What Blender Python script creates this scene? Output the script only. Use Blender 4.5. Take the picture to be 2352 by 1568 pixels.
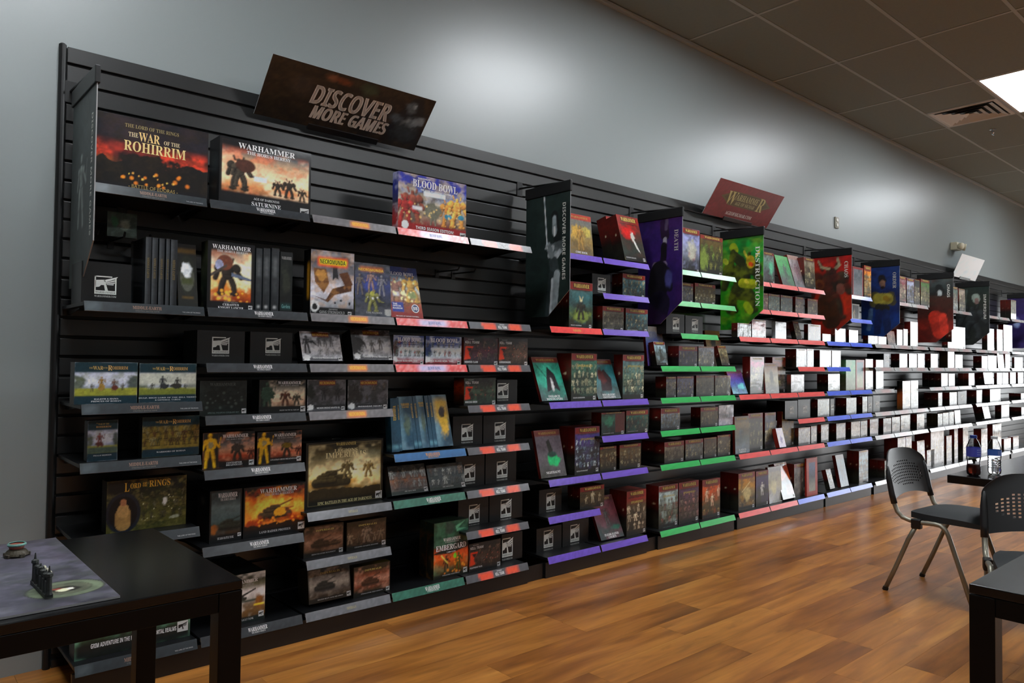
import bpy, bmesh, math, random
import numpy as np
from mathutils import Matrix, Vector
for _o in list(bpy.data.objects): bpy.data.objects.remove(_o, do_unlink=True)
SC = bpy.context.scene
COL = SC.collection
PI = math.pi
# ------------------------------------------------------------------ camera
cam = bpy.data.objects.new('camera', bpy.data.cameras.new('camera')); COL.objects.link(cam)
YAW, PITCH, ROLL = 0.72335, 0.02646, 0.01083
CAMPOS = Vector((0.0, -3.3202, 1.1906))
fw = Vector((math.sin(YAW)*math.cos(PITCH), math.cos(YAW)*math.cos(PITCH), math.sin(PITCH)))
rt = Vector((math.cos(YAW), -math.sin(YAW), 0)); up = rt.cross(fw)
r2 = rt*math.cos(ROLL)+up*math.sin(ROLL); u2 = -rt*math.sin(ROLL)+up*math.cos(ROLL)
cam.matrix_world = Matrix(((r2.x, u2.x, -fw.x, CAMPOS.x), (r2.y, u2.y, -fw.y, CAMPOS.y), (r2.z, u2.z, -fw.z, CAMPOS.z), (0, 0, 0, 1)))
cam.data.sensor_width = 36; cam.data.lens = 1716.9/2352*36; cam.data.clip_start = .05
SC.camera = cam
# ------------------------------------------------------------------ world, light levels, exposure
wd = bpy.data.worlds.new('overcast_sky'); SC.world = wd; wd.use_nodes = True
wd.node_tree.nodes['Background'].inputs[0].default_value = (.93, .97, 1, 1)
wd.node_tree.nodes['Background'].inputs[1].default_value = SKY = 9.0
LAMP = 30.           # radiance of the ceiling panels
INK = 1.25           # reflectance of the printed inks
SC.view_settings.view_transform = 'Standard'; SC.view_settings.look = 'None'
SC.view_settings.exposure = 0.0; SC.view_settings.gamma = 1.0; SC.view_settings.use_curve_mapping = False
SC.cycles.use_denoising = True
SC.cycles.max_bounces = 8; SC.cycles.diffuse_bounces = 4; SC.cycles.glossy_bounces = 4; SC.cycles.transmission_bounces = 6
SC.cycles.caustics_reflective = False; SC.cycles.caustics_refractive = False
SC.cycles.sample_clamp_indirect = 6
XW, YF, XL, ZC = 15.0, -9.0, -4.0, 3.622
_p = bpy.data.lights.new('daylight_portal', 'AREA'); _p.shape = 'RECTANGLE'; _p.size = 5.9; _p.size_y = 2.15
_p.cycles.is_portal = True
_o = bpy.data.objects.new('daylight_portal', _p); COL.objects.link(_o); _o.location = (XW+.05, -3.75, 1.1)
_o.rotation_euler = (PI/2, 0, PI/2)
# ------------------------------------------------------------------ helpers
def lin(h):
    if not isinstance(h, str): return np.array(h[:3], float)
    if len(h) == 3: h = ''.join(c*2 for c in h)
    c = np.array([int(h[i:i+2], 16)/255 for i in (0, 2, 4)])
    return np.where(c <= .04045, c/12.92, ((c+.055)/1.055)**2.4)
def node_mat(name):
    m = bpy.data.materials.new(name); m.use_nodes = True
    return m, m.node_tree.nodes, m.node_tree.links, m.node_tree.nodes['Principled BSDF']
def pbr(name, col, rough=.5, metal=0, coat=0, spec=.5, noise=None, bump=None):
    """plain surface with optional tone noise (scale, amount) and relief (scale, strength)"""
    m, N, L, B = node_mat(name)
    c = tuple(lin(col)); B.inputs['Base Color'].default_value = c+(1,)
    B.inputs['Roughness'].default_value = rough; B.inputs['Metallic'].default_value = metal
    B.inputs['Coat Weight'].default_value = coat; B.inputs['Coat Roughness'].default_value = .08
    B.inputs['Specular IOR Level'].default_value = spec
    if noise or bump:
        tc = N.new('ShaderNodeTexCoord')
    if noise:
        n = N.new('ShaderNodeTexNoise'); n.inputs['Scale'].default_value = noise[0]; n.inputs['Detail'].default_value = 4
        r = N.new('ShaderNodeMixRGB'); r.inputs[1].default_value = tuple(x*(1-noise[1]) for x in c)+(1,); r.inputs[2].default_value = tuple(min(1, x*(1+noise[1])) for x in c)+(1,)
        L.new(tc.outputs['Object'], n.inputs['Vector']); L.new(n.outputs['Fac'], r.inputs[0]); L.new(r.outputs[0], B.inputs['Base Color'])
    if bump:
        n2 = N.new('ShaderNodeTexNoise'); n2.inputs['Scale'].default_value = bump[0]; b = N.new('ShaderNodeBump'); b.inputs['Strength'].default_value = bump[1]; b.inputs['Distance'].default_value = .002
        L.new(tc.outputs['Object'], n2.inputs['Vector']); L.new(n2.outputs['Fac'], b.inputs['Height']); L.new(b.outputs[0], B.inputs['Normal'])
    return m
def ink(name, rough, coat, crough, bump=0, bscale=9, spec=.5):
    m, N, L, B = node_mat(name)
    a = N.new('ShaderNodeAttribute'); a.attribute_name = 'Col'; L.new(a.outputs['Color'], B.inputs['Base Color'])
    B.inputs['Roughness'].default_value = rough; B.inputs['Coat Weight'].default_value = coat; B.inputs['Coat Roughness'].default_value = crough
    B.inputs['Specular IOR Level'].default_value = spec
    if bump:
        tc = N.new('ShaderNodeTexCoord'); n = N.new('ShaderNodeTexNoise'); n.inputs['Scale'].default_value = bscale; n.inputs['Detail'].default_value = 3
        b = N.new('ShaderNodeBump'); b.inputs['Strength'].default_value = bump; b.inputs['Distance'].default_value = .004
        L.new(tc.outputs['Object'], n.inputs['Vector']); L.new(n.outputs['Fac'], b.inputs['Height']); L.new(b.outputs[0], B.inputs['Normal']); L.new(b.outputs[0], B.inputs['Coat Normal'])
    return m
M = {}
M['print'] = ink('printed_card', .45, .3, .12, .15, 14, .35)
M['wrap'] = ink('shrink_wrapped_print', .4, .7, .07, .3, 11, .35)
M['film'] = ink('crinkled_film_print', .35, 1.0, .08, .5, 10, .4)
M['flat'] = ink('printed_board', .5, .12, .2)
M['letters'] = ink('printed_letters', .5, .2, .12)
M['strip'] = ink('ticket_strip_plastic', .34, .2, .15, .05, 30)
M['slat'] = pbr('black_slat_board', '0e1011', .33, spec=.95, noise=(6, .25))
M['groove'] = pbr('slat_groove', '0a0a0b', .6)
M['shelf'] = pbr('black_shelf_metal', '101113', .36, noise=(8, .2))
M['kick'] = pbr('black_base_panel', '101214', .32, noise=(5, .25))
M['black'] = pbr('black_plastic', '121314', .4)
M['wall'] = pbr('grey_wall_paint', '8a9292', .37, spec=1.0, bump=(14, .12), noise=(1.2, .02))
M['tile'] = pbr('ceiling_tile_mineral', '858e8a', .95, noise=(40, .06), bump=(180, .4))
M['grid'] = pbr('ceiling_grid_white', 'a8b0b2', .5)
M['white'] = pbr('white_painted_metal', 'd8d8d4', .45)
M['steel'] = pbr('grey_powdered_steel', '8a8678', .4, metal=.55)
M['chrome'] = pbr('bright_metal', 'b8bcc0', .2, metal=1)
M['table'] = pbr('black_brown_laminate', '040404', .4, spec=.2, noise=(30, .2), bump=(120, .05))
M['tabletop'] = pbr('dark_laminate_top', '09090b', .2, spec=.4, noise=(60, .2))
M['seat'] = pbr('black_seat_fabric', '1c2022', .75, bump=(300, .3))
M['chairback'] = pbr('black_moulded_plastic', '18191b', .42, bump=(90, .05))
M['beige'] = pbr('beige_housing', 'c8c2a8', .5)
def emis(name, col, s):
    m, N, L, B = node_mat(name)
    B.inputs['Base Color'].default_value = tuple(lin(col))+(1,); B.inputs['Emission Color'].default_value = tuple(lin(col))+(1,); B.inputs['Emission Strength'].default_value = s
    return m
M['lamp'] = emis('lit_diffuser', 'f6fbff', LAMP)

class MB:
    """collects polygons with one colour each, builds ONE mesh"""
    def __init__(s): s.v = []; s.f = []; s.c = []
    def poly(s, pts, col=(.5, .5, .5)):
        n = len(s.v); s.v += [tuple(p) for p in pts]; s.f.append(tuple(range(n, n+len(pts)))); s.c.append(col)
    def add(s, vs, fs, col=(.5, .5, .5)):
        n = len(s.v); s.v += [tuple(p) for p in vs]
        for f in fs: s.f.append(tuple(n+i for i in f)); s.c.append(col)
    def box(s, x0, x1, y0, y1, z0, z1, col=(.5, .5, .5), bev=0):
        if bev:
            bm = bmesh.new(); bmesh.ops.create_cube(bm, size=1)
            for v in bm.verts: v.co = Vector(((x0+x1)/2+v.co.x*(x1-x0), (y0+y1)/2+v.co.y*(y1-y0), (z0+z1)/2+v.co.z*(z1-z0)))
            bmesh.ops.bevel(bm, geom=bm.edges[:], offset=bev, segments=2, affect='EDGES', profile=.5)
            bm.verts.index_update(); s.add([v.co for v in bm.verts], [[v.index for v in f.verts] for f in bm.faces], col); bm.free(); return s
        v = [(x, y, z) for x in (x0, x1) for y in (y0, y1) for z in (z0, z1)]
        s.add(v, [(0, 1, 3, 2), (4, 6, 7, 5), (0, 4, 5, 1), (2, 3, 7, 6), (0, 2, 6, 4), (1, 5, 7, 3)], col); return s
    def tube(s, pts, r, n=8, col=(.5, .5, .5), rf=None, cap=True):
        pts = [Vector(p) for p in pts]; rings = []
        ref = None
        for i, p in enumerate(pts):
            d = (pts[min(i+1, len(pts)-1)]-pts[max(i-1, 0)]).normalized()
            if ref is None: ref = d.orthogonal().normalized()
            a = (ref-d*ref.dot(d)).normalized(); ref = a; b = d.cross(a)
            rr = rf[i] if rf else r
            rings.append([p+(a*math.cos(2*PI*k/n)+b*math.sin(2*PI*k/n))*rr for k in range(n)])
        vs = [q for R in rings for q in R]; fs = []
        for i in range(len(rings)-1):
            for k in range(n): fs.append((i*n+k, i*n+(k+1) % n, (i+1)*n+(k+1) % n, (i+1)*n+k))
        if cap: fs += [tuple(range(n-1, -1, -1)), tuple((len(rings)-1)*n+k for k in range(n))]
        s.add(vs, fs, col); return s
    def lathe(s, prof, cx=0, cy=0, n=24, col=(.5, .5, .5), cap=True):
        vs = [(cx+r*math.cos(2*PI*k/n), cy+r*math.sin(2*PI*k/n), z) for r, z in prof for k in range(n)]; fs = []
        for i in range(len(prof)-1):
            for k in range(n): fs.append((i*n+k, i*n+(k+1) % n, (i+1)*n+(k+1) % n, (i+1)*n+k))
        if cap: fs += [tuple(range(n-1, -1, -1)), tuple((len(prof)-1)*n+k for k in range(n))]
        s.add(vs, fs, col); return s
    def mesh(s, name, smooth=False, cols=False):
        me = bpy.data.meshes.new(name); me.from_pydata(s.v, [], s.f)
        if cols:
            a = me.color_attributes.new('Col', 'FLOAT_COLOR', 'CORNER')
            arr = np.ones((len(me.loops), 4), np.float32); k = 0
            for f, c in zip(s.f, s.c): arr[k:k+len(f), :3] = c; k += len(f)
            a.data.foreach_set('color', arr.ravel())
        if smooth:
            me.polygons.foreach_set('use_smooth', [True]*len(me.polygons))
        me.update(); return me
    def build(s, name, mat, parent=None, loc=None, smooth=False, cols=False):
        return link(name, s.mesh(name, smooth, cols), mat, parent, loc)
def link(name, me, mat=None, parent=None, loc=None):
    o = bpy.data.objects.new(name, me); COL.objects.link(o)
    if mat is not None and not len(me.materials): me.materials.append(M[mat] if isinstance(mat, str) else mat)
    if parent: o.parent = parent
    if loc: o.location = loc
    return o
def empty(name, loc=(0, 0, 0), rz=0):
    o = bpy.data.objects.new(name, None); COL.objects.link(o); o.location = loc; o.rotation_euler = (0, 0, rz); o.empty_display_size = .05; return o
def tag(o, label, cat, group=None):
    o['label'] = label; o['category'] = cat
    if group: o['group'] = group
    return o
def struct(o): o['kind'] = 'structure'; return o
def smooth_by_angle(o, deg=35):
    bm = bmesh.new(); bm.from_mesh(o.data)
    for f in bm.faces: f.smooth = True
    for e in bm.edges:
        if len(e.link_faces) == 2 and e.calc_face_angle(0) > math.radians(deg): e.smooth = False
    bm.to_mesh(o.data); bm.free(); return o
# ---- lettering: glyph outlines become flat polygons
_G = {}
def glyphs(txt, font):
    k = (txt, font)
    if k in _G: return _G[k]
    base = {'s': 0x1D400, 'b': 0x1D5D4, 'r': None}[font]
    body = ''.join(chr(base+ord(c)-65) if base and 'A' <= c <= 'Z' else c for c in txt)
    c = bpy.data.curves.new('glyphs', 'FONT'); c.body = body; c.resolution_u = 2
    o = bpy.data.objects.new('glyphs', c); COL.objects.link(o)
    me = bpy.data.meshes.new_from_object(o.evaluated_get(bpy.context.evaluated_depsgraph_get()))
    v = np.array([q.co[:2] for q in me.vertices]) if len(me.vertices) else np.zeros((0, 2)); f = [tuple(p.vertices) for p in me.polygons]
    bpy.data.objects.remove(o); bpy.data.curves.remove(c); bpy.data.meshes.remove(me)
    if len(v): v = (v-v.min(0))/np.maximum(v.max(0)-v.min(0), 1e-6)
    _G[k] = (v, f); return _G[k]
EMB = [[(0, 0), (1, 0), (1, .2), (0, .2)], [(0, .2), (.06, .2), (.06, 1), (0, 1)], [(.94, .2), (1, .2), (1, .9), (.94, .9)], [(0, .94), (.8, .94), (.8, 1), (0, 1)],
       [(.03, .5), (.06, .37), (.22, .4), (.3, .5), (.46, .5), (.55, .62), (.44, .8), (.03, .76)], [(.42, .56), (.52, .56), (.62, .2), (.48, .2)],
       [(.38, .76), (.5, .66), (.98, .88), (1.06, 1.0)], [(.5, .64), (.54, .6), (.94, .74), (.95, .82)], [(.54, .58), (.56, .54), (.92, .62), (.93, .69)], [(.5, .5), (.56, .52), (.86, .52), (.88, .58)]]
class Lettering:
    """flat print in face coordinates (u, v in 0..1 of a face w x h), placed by fn(u, v)"""
    def __init__(s, fn): s.mb = MB(); s.fn = fn
    def text(s, txt, font, cx, cy, w, h, col, flag=None):
        if not txt: return
        if font == 'h':
            for ox, oy in ((-.003, 0), (.003, 0)): s.text(txt, 'b', cx+ox, cy+oy, w, h, col, flag)
            return
        v, f = glyphs(txt, font); c = np.minimum(lin(col)*INK, .85)
        if flag == 'v': P = [s.fn(cx+(b-.5)*w, cy-(a-.5)*h) for a, b in v]
        else: P = [s.fn(cx+(a-.5)*w+(b-.5)*(flag or 0), cy+(b-.5)*h) for a, b in v]
        s.mb.add(P, f, c)
    def emblem(s, cx, cy, w, h, col='c8ccc8', words=False):
        c = np.minimum(lin(col)*INK, .85)
        for p in EMB: s.mb.poly([s.fn(cx+(a-.5)*w, cy+(b-.5)*h) for a, b in p], c)
        if words:
            s.text('WARHAMMER', 's', cx, cy-h*.4, w*.92, h*.11, '15171a')
            s.text('WARHAMMER.COM', 's', cx, cy-h*.62, w, h*.1, 'a8aca8')
    def disc(s, cx, cy, rx, ry, col, n=20):
        s.mb.poly([s.fn(cx+rx*math.cos(2*PI*k/n), cy+ry*math.sin(2*PI*k/n)) for k in range(n)], np.minimum(lin(col)*INK, .85))
    def build(s, parent, name='lettering'):
        if s.mb.f:
            o = s.mb.build(name, 'letters', parent, cols=True); o['kind'] = 'stuff'; return o
# ---- painter: colours of a printed picture sampled on the grid of its face
def vnoise(x, y, seed):
    xi = np.floor(x).astype(np.int64); yi = np.floor(y).astype(np.int64); fx = x-xi; fy = y-yi
    fx = fx*fx*(3-2*fx); fy = fy*fy*(3-2*fy)
    def H(a, b):
        n = (a*374761393+b*668265263+seed*974634777) & 0xffffffff; n = ((n ^ (n >> 13))*1274126177) & 0xffffffff
        return ((n ^ (n >> 16)) & 0xffff)/65535.
    return (H(xi, yi)*(1-fx)+H(xi+1, yi)*fx)*(1-fy)+(H(xi, yi+1)*(1-fx)+H(xi+1, yi+1)*fx)*fy
def fbm(x, y, seed): return vnoise(x, y, seed)*.5+vnoise(x*2.1+5, y*2.1, seed+1)*.3+vnoise(x*4.3, y*4.3+9, seed+2)*.2
def inked(c): return INK*1.45*np.maximum(c, 0)**1.17
def sst(a, b, x): t = np.clip((x-a)/(b-a+1e-9), 0, 1); return t*t*(3-2*t)
def capsule(X, Y, a, b, r):
    ax, ay = a; bx, by = b; dx, dy = bx-ax, by-ay; t = np.clip(((X-ax)*dx+(Y-ay)*dy)/(dx*dx+dy*dy+1e-9), 0, 1)
    return np.hypot(X-ax-t*dx, Y-ay-t*dy)-r
FIG = {'f': [((0, .9), (0, .92), .065), ((0, .58), (0, .74), .1), ((-.13, .74), (-.13, .75), .06), ((.13, .74), (.13, .75), .06), ((-.14, .7), (-.2, .52), .04), ((.14, .7), (.26, .58), .04), ((.24, .56), (.3, .86), .014), ((-.06, .5), (-.1, .26), .06), ((.06, .5), (.1, .26), .06), ((-.1, .24), (-.12, .03), .048), ((.1, .24), (.13, .03), .048)],
       'w': [((0, .6), (0, .66), .17), ((-.04, .5), (.04, .5), .11), ((-.22, .72), (-.24, .7), .12), ((.22, .72), (.24, .7), .12), ((0, .84), (0, .87), .06), ((-.27, .58), (-.32, .44), .07), ((.28, .58), (.36, .48), .07), ((.34, .47), (.56, .44), .03), ((-.1, .4), (-.15, .25), .085), ((.1, .4), (.16, .25), .085), ((-.16, .22), (-.17, .05), .08), ((.17, .22), (.18, .05), .08), ((-.24, .04), (-.1, .04), .045), ((.1, .04), (.26, .04), .045), ((-.12, .88), (-.16, .98), .03), ((.12, .88), (.14, .96), .03)],
       't': [((-.4, .1), (.4, .1), .1), ((-.3, .1), (-.3, .1), .07), ((-.1, .09), (-.1, .09), .06), ((.1, .09), (.1, .09), .06), ((.3, .1), (.3, .1), .07), ((-.3, .22), (.34, .2), .07), ((-.1, .3), (.08, .3), .075), ((.06, .32), (.5, .47), .02), ((-.22, .28), (-.16, .28), .05), ((.3, .24), (.52, .26), .016)]}
def shaded(X, Y, kind, aa):
    """coverage and modelled tone of a drawn figure made of rounded limbs"""
    best = np.full(X.shape, 9.); tone = np.ones(X.shape)
    for (a, b, r) in FIG[kind]:
        ax, ay = a; bx, by = b; dx, dy = bx-ax, by-ay; t = np.clip(((X-ax)*dx+(Y-ay)*dy)/(dx*dx+dy*dy+1e-9), 0, 1)
        px, py = X-ax-t*dx, Y-ay-t*dy; q = np.hypot(px, py); d = q-r
        sh = .95+.75*(py*.8-px*.55)/r-.5*(q/r)**4
        w = d < best; tone = np.where(w, sh, tone); best = np.minimum(best, d)
    return 1-sst(-aa, aa, best), np.clip(tone, .12, 1.9)
def paint(ops, U, V, asp, cell, seed=1):
    """U, V arrays; asp = width/height; cell = grid step in height units"""
    C = np.zeros(U.shape+(3,)); C[:] = lin('222'); X = U*asp
    def put(col, m): C[:] = C*(1-m[..., None])+lin(col)*m[..., None]
    def put_rgb(rgb, m): C[:] = C*(1-m[..., None])+rgb*m[..., None]
    e = cell*.6
    for op in ops:
        k = op[0]; a = op[1:]
        if k == 'g':
            st = np.array([lin(c) for c in a]); p = np.linspace(0, 1, len(a)) if len(a) > 1 else np.array([0.])
            w = V+.06*(fbm(X*5, V*5, seed)-.5)
            for i in range(3): C[..., i] = np.interp(w, p, st[:, i])
        elif k == 'n':
            sd = a[3] if len(a) > 3 else seed+3; f = fbm(X*a[2], V*a[2]*1.3, sd*7+1); put(a[0], sst(.42, .72, f)*a[1])
        elif k == 'e':
            d = np.hypot((U-a[0])/a[2], (V-a[1])/a[3]); d = d+(1.1*(fbm(X*9+a[0]*30, V*9, seed+31)-.5) if a[5] >= .2 else 0); s = max(a[5], e/min(a[2]*asp, a[3]))
            m = 1-sst(1-s, 1+s*.3, d); put_rgb(lin(a[4])*(.75+.5*fbm(X*14, V*14, seed+5))[..., None], m)
        elif k == 'k':
            put_rgb(lin(a[5])*(.8+.4*fbm(X*20, V*20, seed))[..., None], 1-sst(-e*.6, e*.6, capsule(X, V, (a[0]*asp, a[1]), (a[2]*asp, a[3]), a[4])))
        elif k == 'r':
            s = max(a[5] if len(a) > 5 else 0, e)
            m = (1-sst(-s/2, s/2, a[0]*asp-X))*(1-sst(-s/2, s/2, X-a[2]*asp))*(1-sst(-s/2, s/2, a[1]-V))*(1-sst(-s/2, s/2, V-a[3])); put(a[4], m)
        elif k in 'fw':
            m, t = shaded((X-a[0]*asp)/a[2], (V-a[1])/a[2], k, .012+e/a[2])
            put_rgb(lin(a[3])*1.25*(t*(.6+.8*fbm(X*9/a[2], V*9/a[2], seed+9)))[..., None], m)
        elif k == 'c':
            v0, v1, rows, n, cols, hf, sd = a; R = random.Random(sd)
            for r in range(rows):
                vv = v1-(v1-v0)*(r/(max(rows-1, 1))) if rows > 1 else v0
                for i in range(n):
                    cx = ((i+.5+.35*(R.random()-.5)+(.25 if r % 2 else 0))/n)*asp; hh = hf*(.8+.4*R.random())
                    m, t = shaded((X-cx)/hh, (V-vv)/hh, 'w' if R.random() < .4 else 'f', .012+e/hh)
                    put_rgb(lin(R.choice(cols))*(.7+.9*R.random())*t[..., None], m)
                    put('0c0c0a', .6*(1-sst(.6, 1.1, np.hypot((X-cx)/(hh*.3), (V-vv)/(hh*.07)))))
        elif k == 't':
            cx, b0, w, col = a; sc = w*asp
            put('0a0908', .7*(1-sst(.5, 1.1, np.hypot((X-cx*asp)/(sc*.6), (V-b0)/(sc*.1)))))
            m, t = shaded((X-cx*asp)/sc, (V-b0)/sc, 't', .01+e/sc); put_rgb(lin(col)*1.4*(t*(.6+.8*fbm(X*14/sc, V*14/sc, seed+4)))[..., None], m)
        elif k == 'h':
            b0, am, col, sc = a[:4]; sd = a[4] if len(a) > 4 else 3
            put_rgb(lin(col)*(.7+.6*fbm(X*12, V*12, seed))[..., None], 1-sst(-e, e, V-(b0+am*(fbm(X*sc, X*0, sd)-.5)*2)))
        elif k == 'sp':
            R = random.Random(int(a[5]*10+seed)); 
            for i in range(a[5]):
                cx = (a[0]+R.random()*(a[2]-a[0]))*asp; cy = a[1]+R.random()*(a[3]-a[1]); rr = max(a[6]*(.6+.8*R.random()), e)
                put(a[4], (1-sst(.3, 1, np.hypot(X-cx, (V-cy))/rr))*.8)
        elif k == 'p':
            pts = a[:-1]; cov = np.zeros(U.shape)
            for sx, sy in ((-.33, -.33), (.33, -.33), (0, 0), (-.33, .33), (.33, .33)):
                Us = U+sx*cell/asp; Vs = V+sy*cell; ins = np.zeros(U.shape, bool)
                for i in range(len(pts)):
                    (x1, y1), (x2, y2) = pts[i], pts[i-1]
                    ins ^= ((y1 > Vs) != (y2 > Vs)) & (Us < (x2-x1)*(Vs-y1)/(y2-y1+1e-12)+x1)
                cov += ins/5.
            put_rgb(lin(a[-1])*(.75+.5*fbm(X*12, V*12, seed))[..., None], cov)
        elif k == 'b':
            d = np.minimum(np.minimum(X, asp-X), np.minimum(V, 1-V)); put(a[0], 1-sst(a[1]-e, a[1]+e, d))
    C *= (.72+.56*fbm(X*26, V*26, seed+21))[..., None]
    return np.clip(inked(C), 0, .85)
def carton(w, h, d, nu, nv, art, side, seed, edge='1a1a1a'):
    """closed card box: printed grid on the front (y=0) and on the side at x=0"""
    asp = w/h; ns = max(2, min(10, int(nu*d/w)))
    iu, iv = np.meshgrid(np.arange(nu+1), np.arange(nv+1), indexing='ij')
    Cf = paint(art, iu/nu, iv/nv, asp, 1/nv, seed)
    js, jv = np.meshgrid(np.arange(ns+1), np.arange(nv+1), indexing='ij')
    Cs = paint(side, 1-js/ns, jv/nv, d/h, 1/nv, seed+2)
    V = [(w*i/nu, 0, h*j/nv) for i in range(nu+1) for j in range(nv+1)]; n0 = len(V)
    V += [(0, d*c/ns, h*j/nv) for c in range(1, ns+1) for j in range(nv+1)]; n1 = len(V)
    V += [(w, d, 0), (w, d, h)]
    F = lambda i, j: i*(nv+1)+j
    S = lambda c, j: F(0, j) if c == 0 else n0+(c-1)*(nv+1)+j
    fs = []; cs = []
    for i in range(nu):
        for j in range(nv):
            fs.append((F(i, j), F(i+1, j), F(i+1, j+1), F(i, j+1))); cs += [Cf[i, j], Cf[i+1, j], Cf[i+1, j+1], Cf[i, j+1]]
    for c in range(ns):
        for j in range(nv):
            fs.append((S(c+1, j), S(c, j), S(c, j+1), S(c+1, j+1))); cs += [Cs[c+1, j], Cs[c, j], Cs[c, j+1], Cs[c+1, j+1]]
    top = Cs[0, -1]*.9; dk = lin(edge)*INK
    for f, c in (([F(i, nv) for i in range(nu+1)]+[n1+1]+[S(c, nv) for c in range(ns, 0, -1)], top),
                 ([F(i, 0) for i in range(nu, -1, -1)]+[S(c, 0) for c in range(1, ns+1)]+[n1], dk),
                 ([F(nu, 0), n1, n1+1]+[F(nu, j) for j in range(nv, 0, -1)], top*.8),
                 ([n1]+[S(ns, j) for j in range(nv+1)]+[n1+1], dk)):
        fs.append(tuple(f)); cs += [c]*len(f)
    me = bpy.data.meshes.new('carton'); me.from_pydata(V, [], fs)
    a = me.color_attributes.new('Col', 'FLOAT_COLOR', 'CORNER'); arr = np.ones((len(cs), 4), np.float32); arr[:, :3] = np.array(cs); a.data.foreach_set('color', arr.ravel()); me.update()
    return me
def panel_grid(w, h, nu, nv, art, seed, zb=None, th=.003, back='222'):
    """thin printed board in local x (0..w), z; front faces -y; zb(u) gives the lower edge"""
    zb = zb or (lambda u: 0.)
    U = np.zeros((nu+1, nv+1)); Vv = U.copy(); P = []
    for i in range(nu+1):
        for j in range(nv+1):
            u = i/nu; z = zb(u)+(h-zb(u))*j/nv; U[i, j] = u; Vv[i, j] = z/h; P.append((w*u, 0, z))
    Cf = paint(art, U, Vv, w/h, 1/nv, seed); n = len(P); P += [(x, th, z) for x, _, z in P]
    F = lambda i, j: i*(nv+1)+j
    fs = []; cs = []; bk = lin(back)*INK
    for i in range(nu):
        for j in range(nv):
            q = (F(i, j), F(i+1, j), F(i+1, j+1), F(i, j+1)); fs.append(q); cs += [Cf.reshape(-1, 3)[x] for x in q]
    rim = [F(i, 0) for i in range(nu+1)]+[F(nu, j) for j in range(1, nv+1)]+[F(i, nv) for i in range(nu-1, -1, -1)]+[F(0, j) for j in range(nv-1, 0, -1)]
    fs.append(tuple(n+x for x in reversed(rim))); cs += [bk]*len(rim)
    for a, b in zip(rim, rim[1:]+rim[:1]): fs.append((b, a, n+a, n+b)); cs += [lin('888')*INK]*4
    me = bpy.data.meshes.new('board'); me.from_pydata(P, [], fs)
    a = me.color_attributes.new('Col', 'FLOAT_COLOR', 'CORNER'); arr = np.ones((len(cs), 4), np.float32); arr[:, :3] = np.array(cs); a.data.foreach_set('color', arr.ravel()); me.update()
    return me
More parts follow.
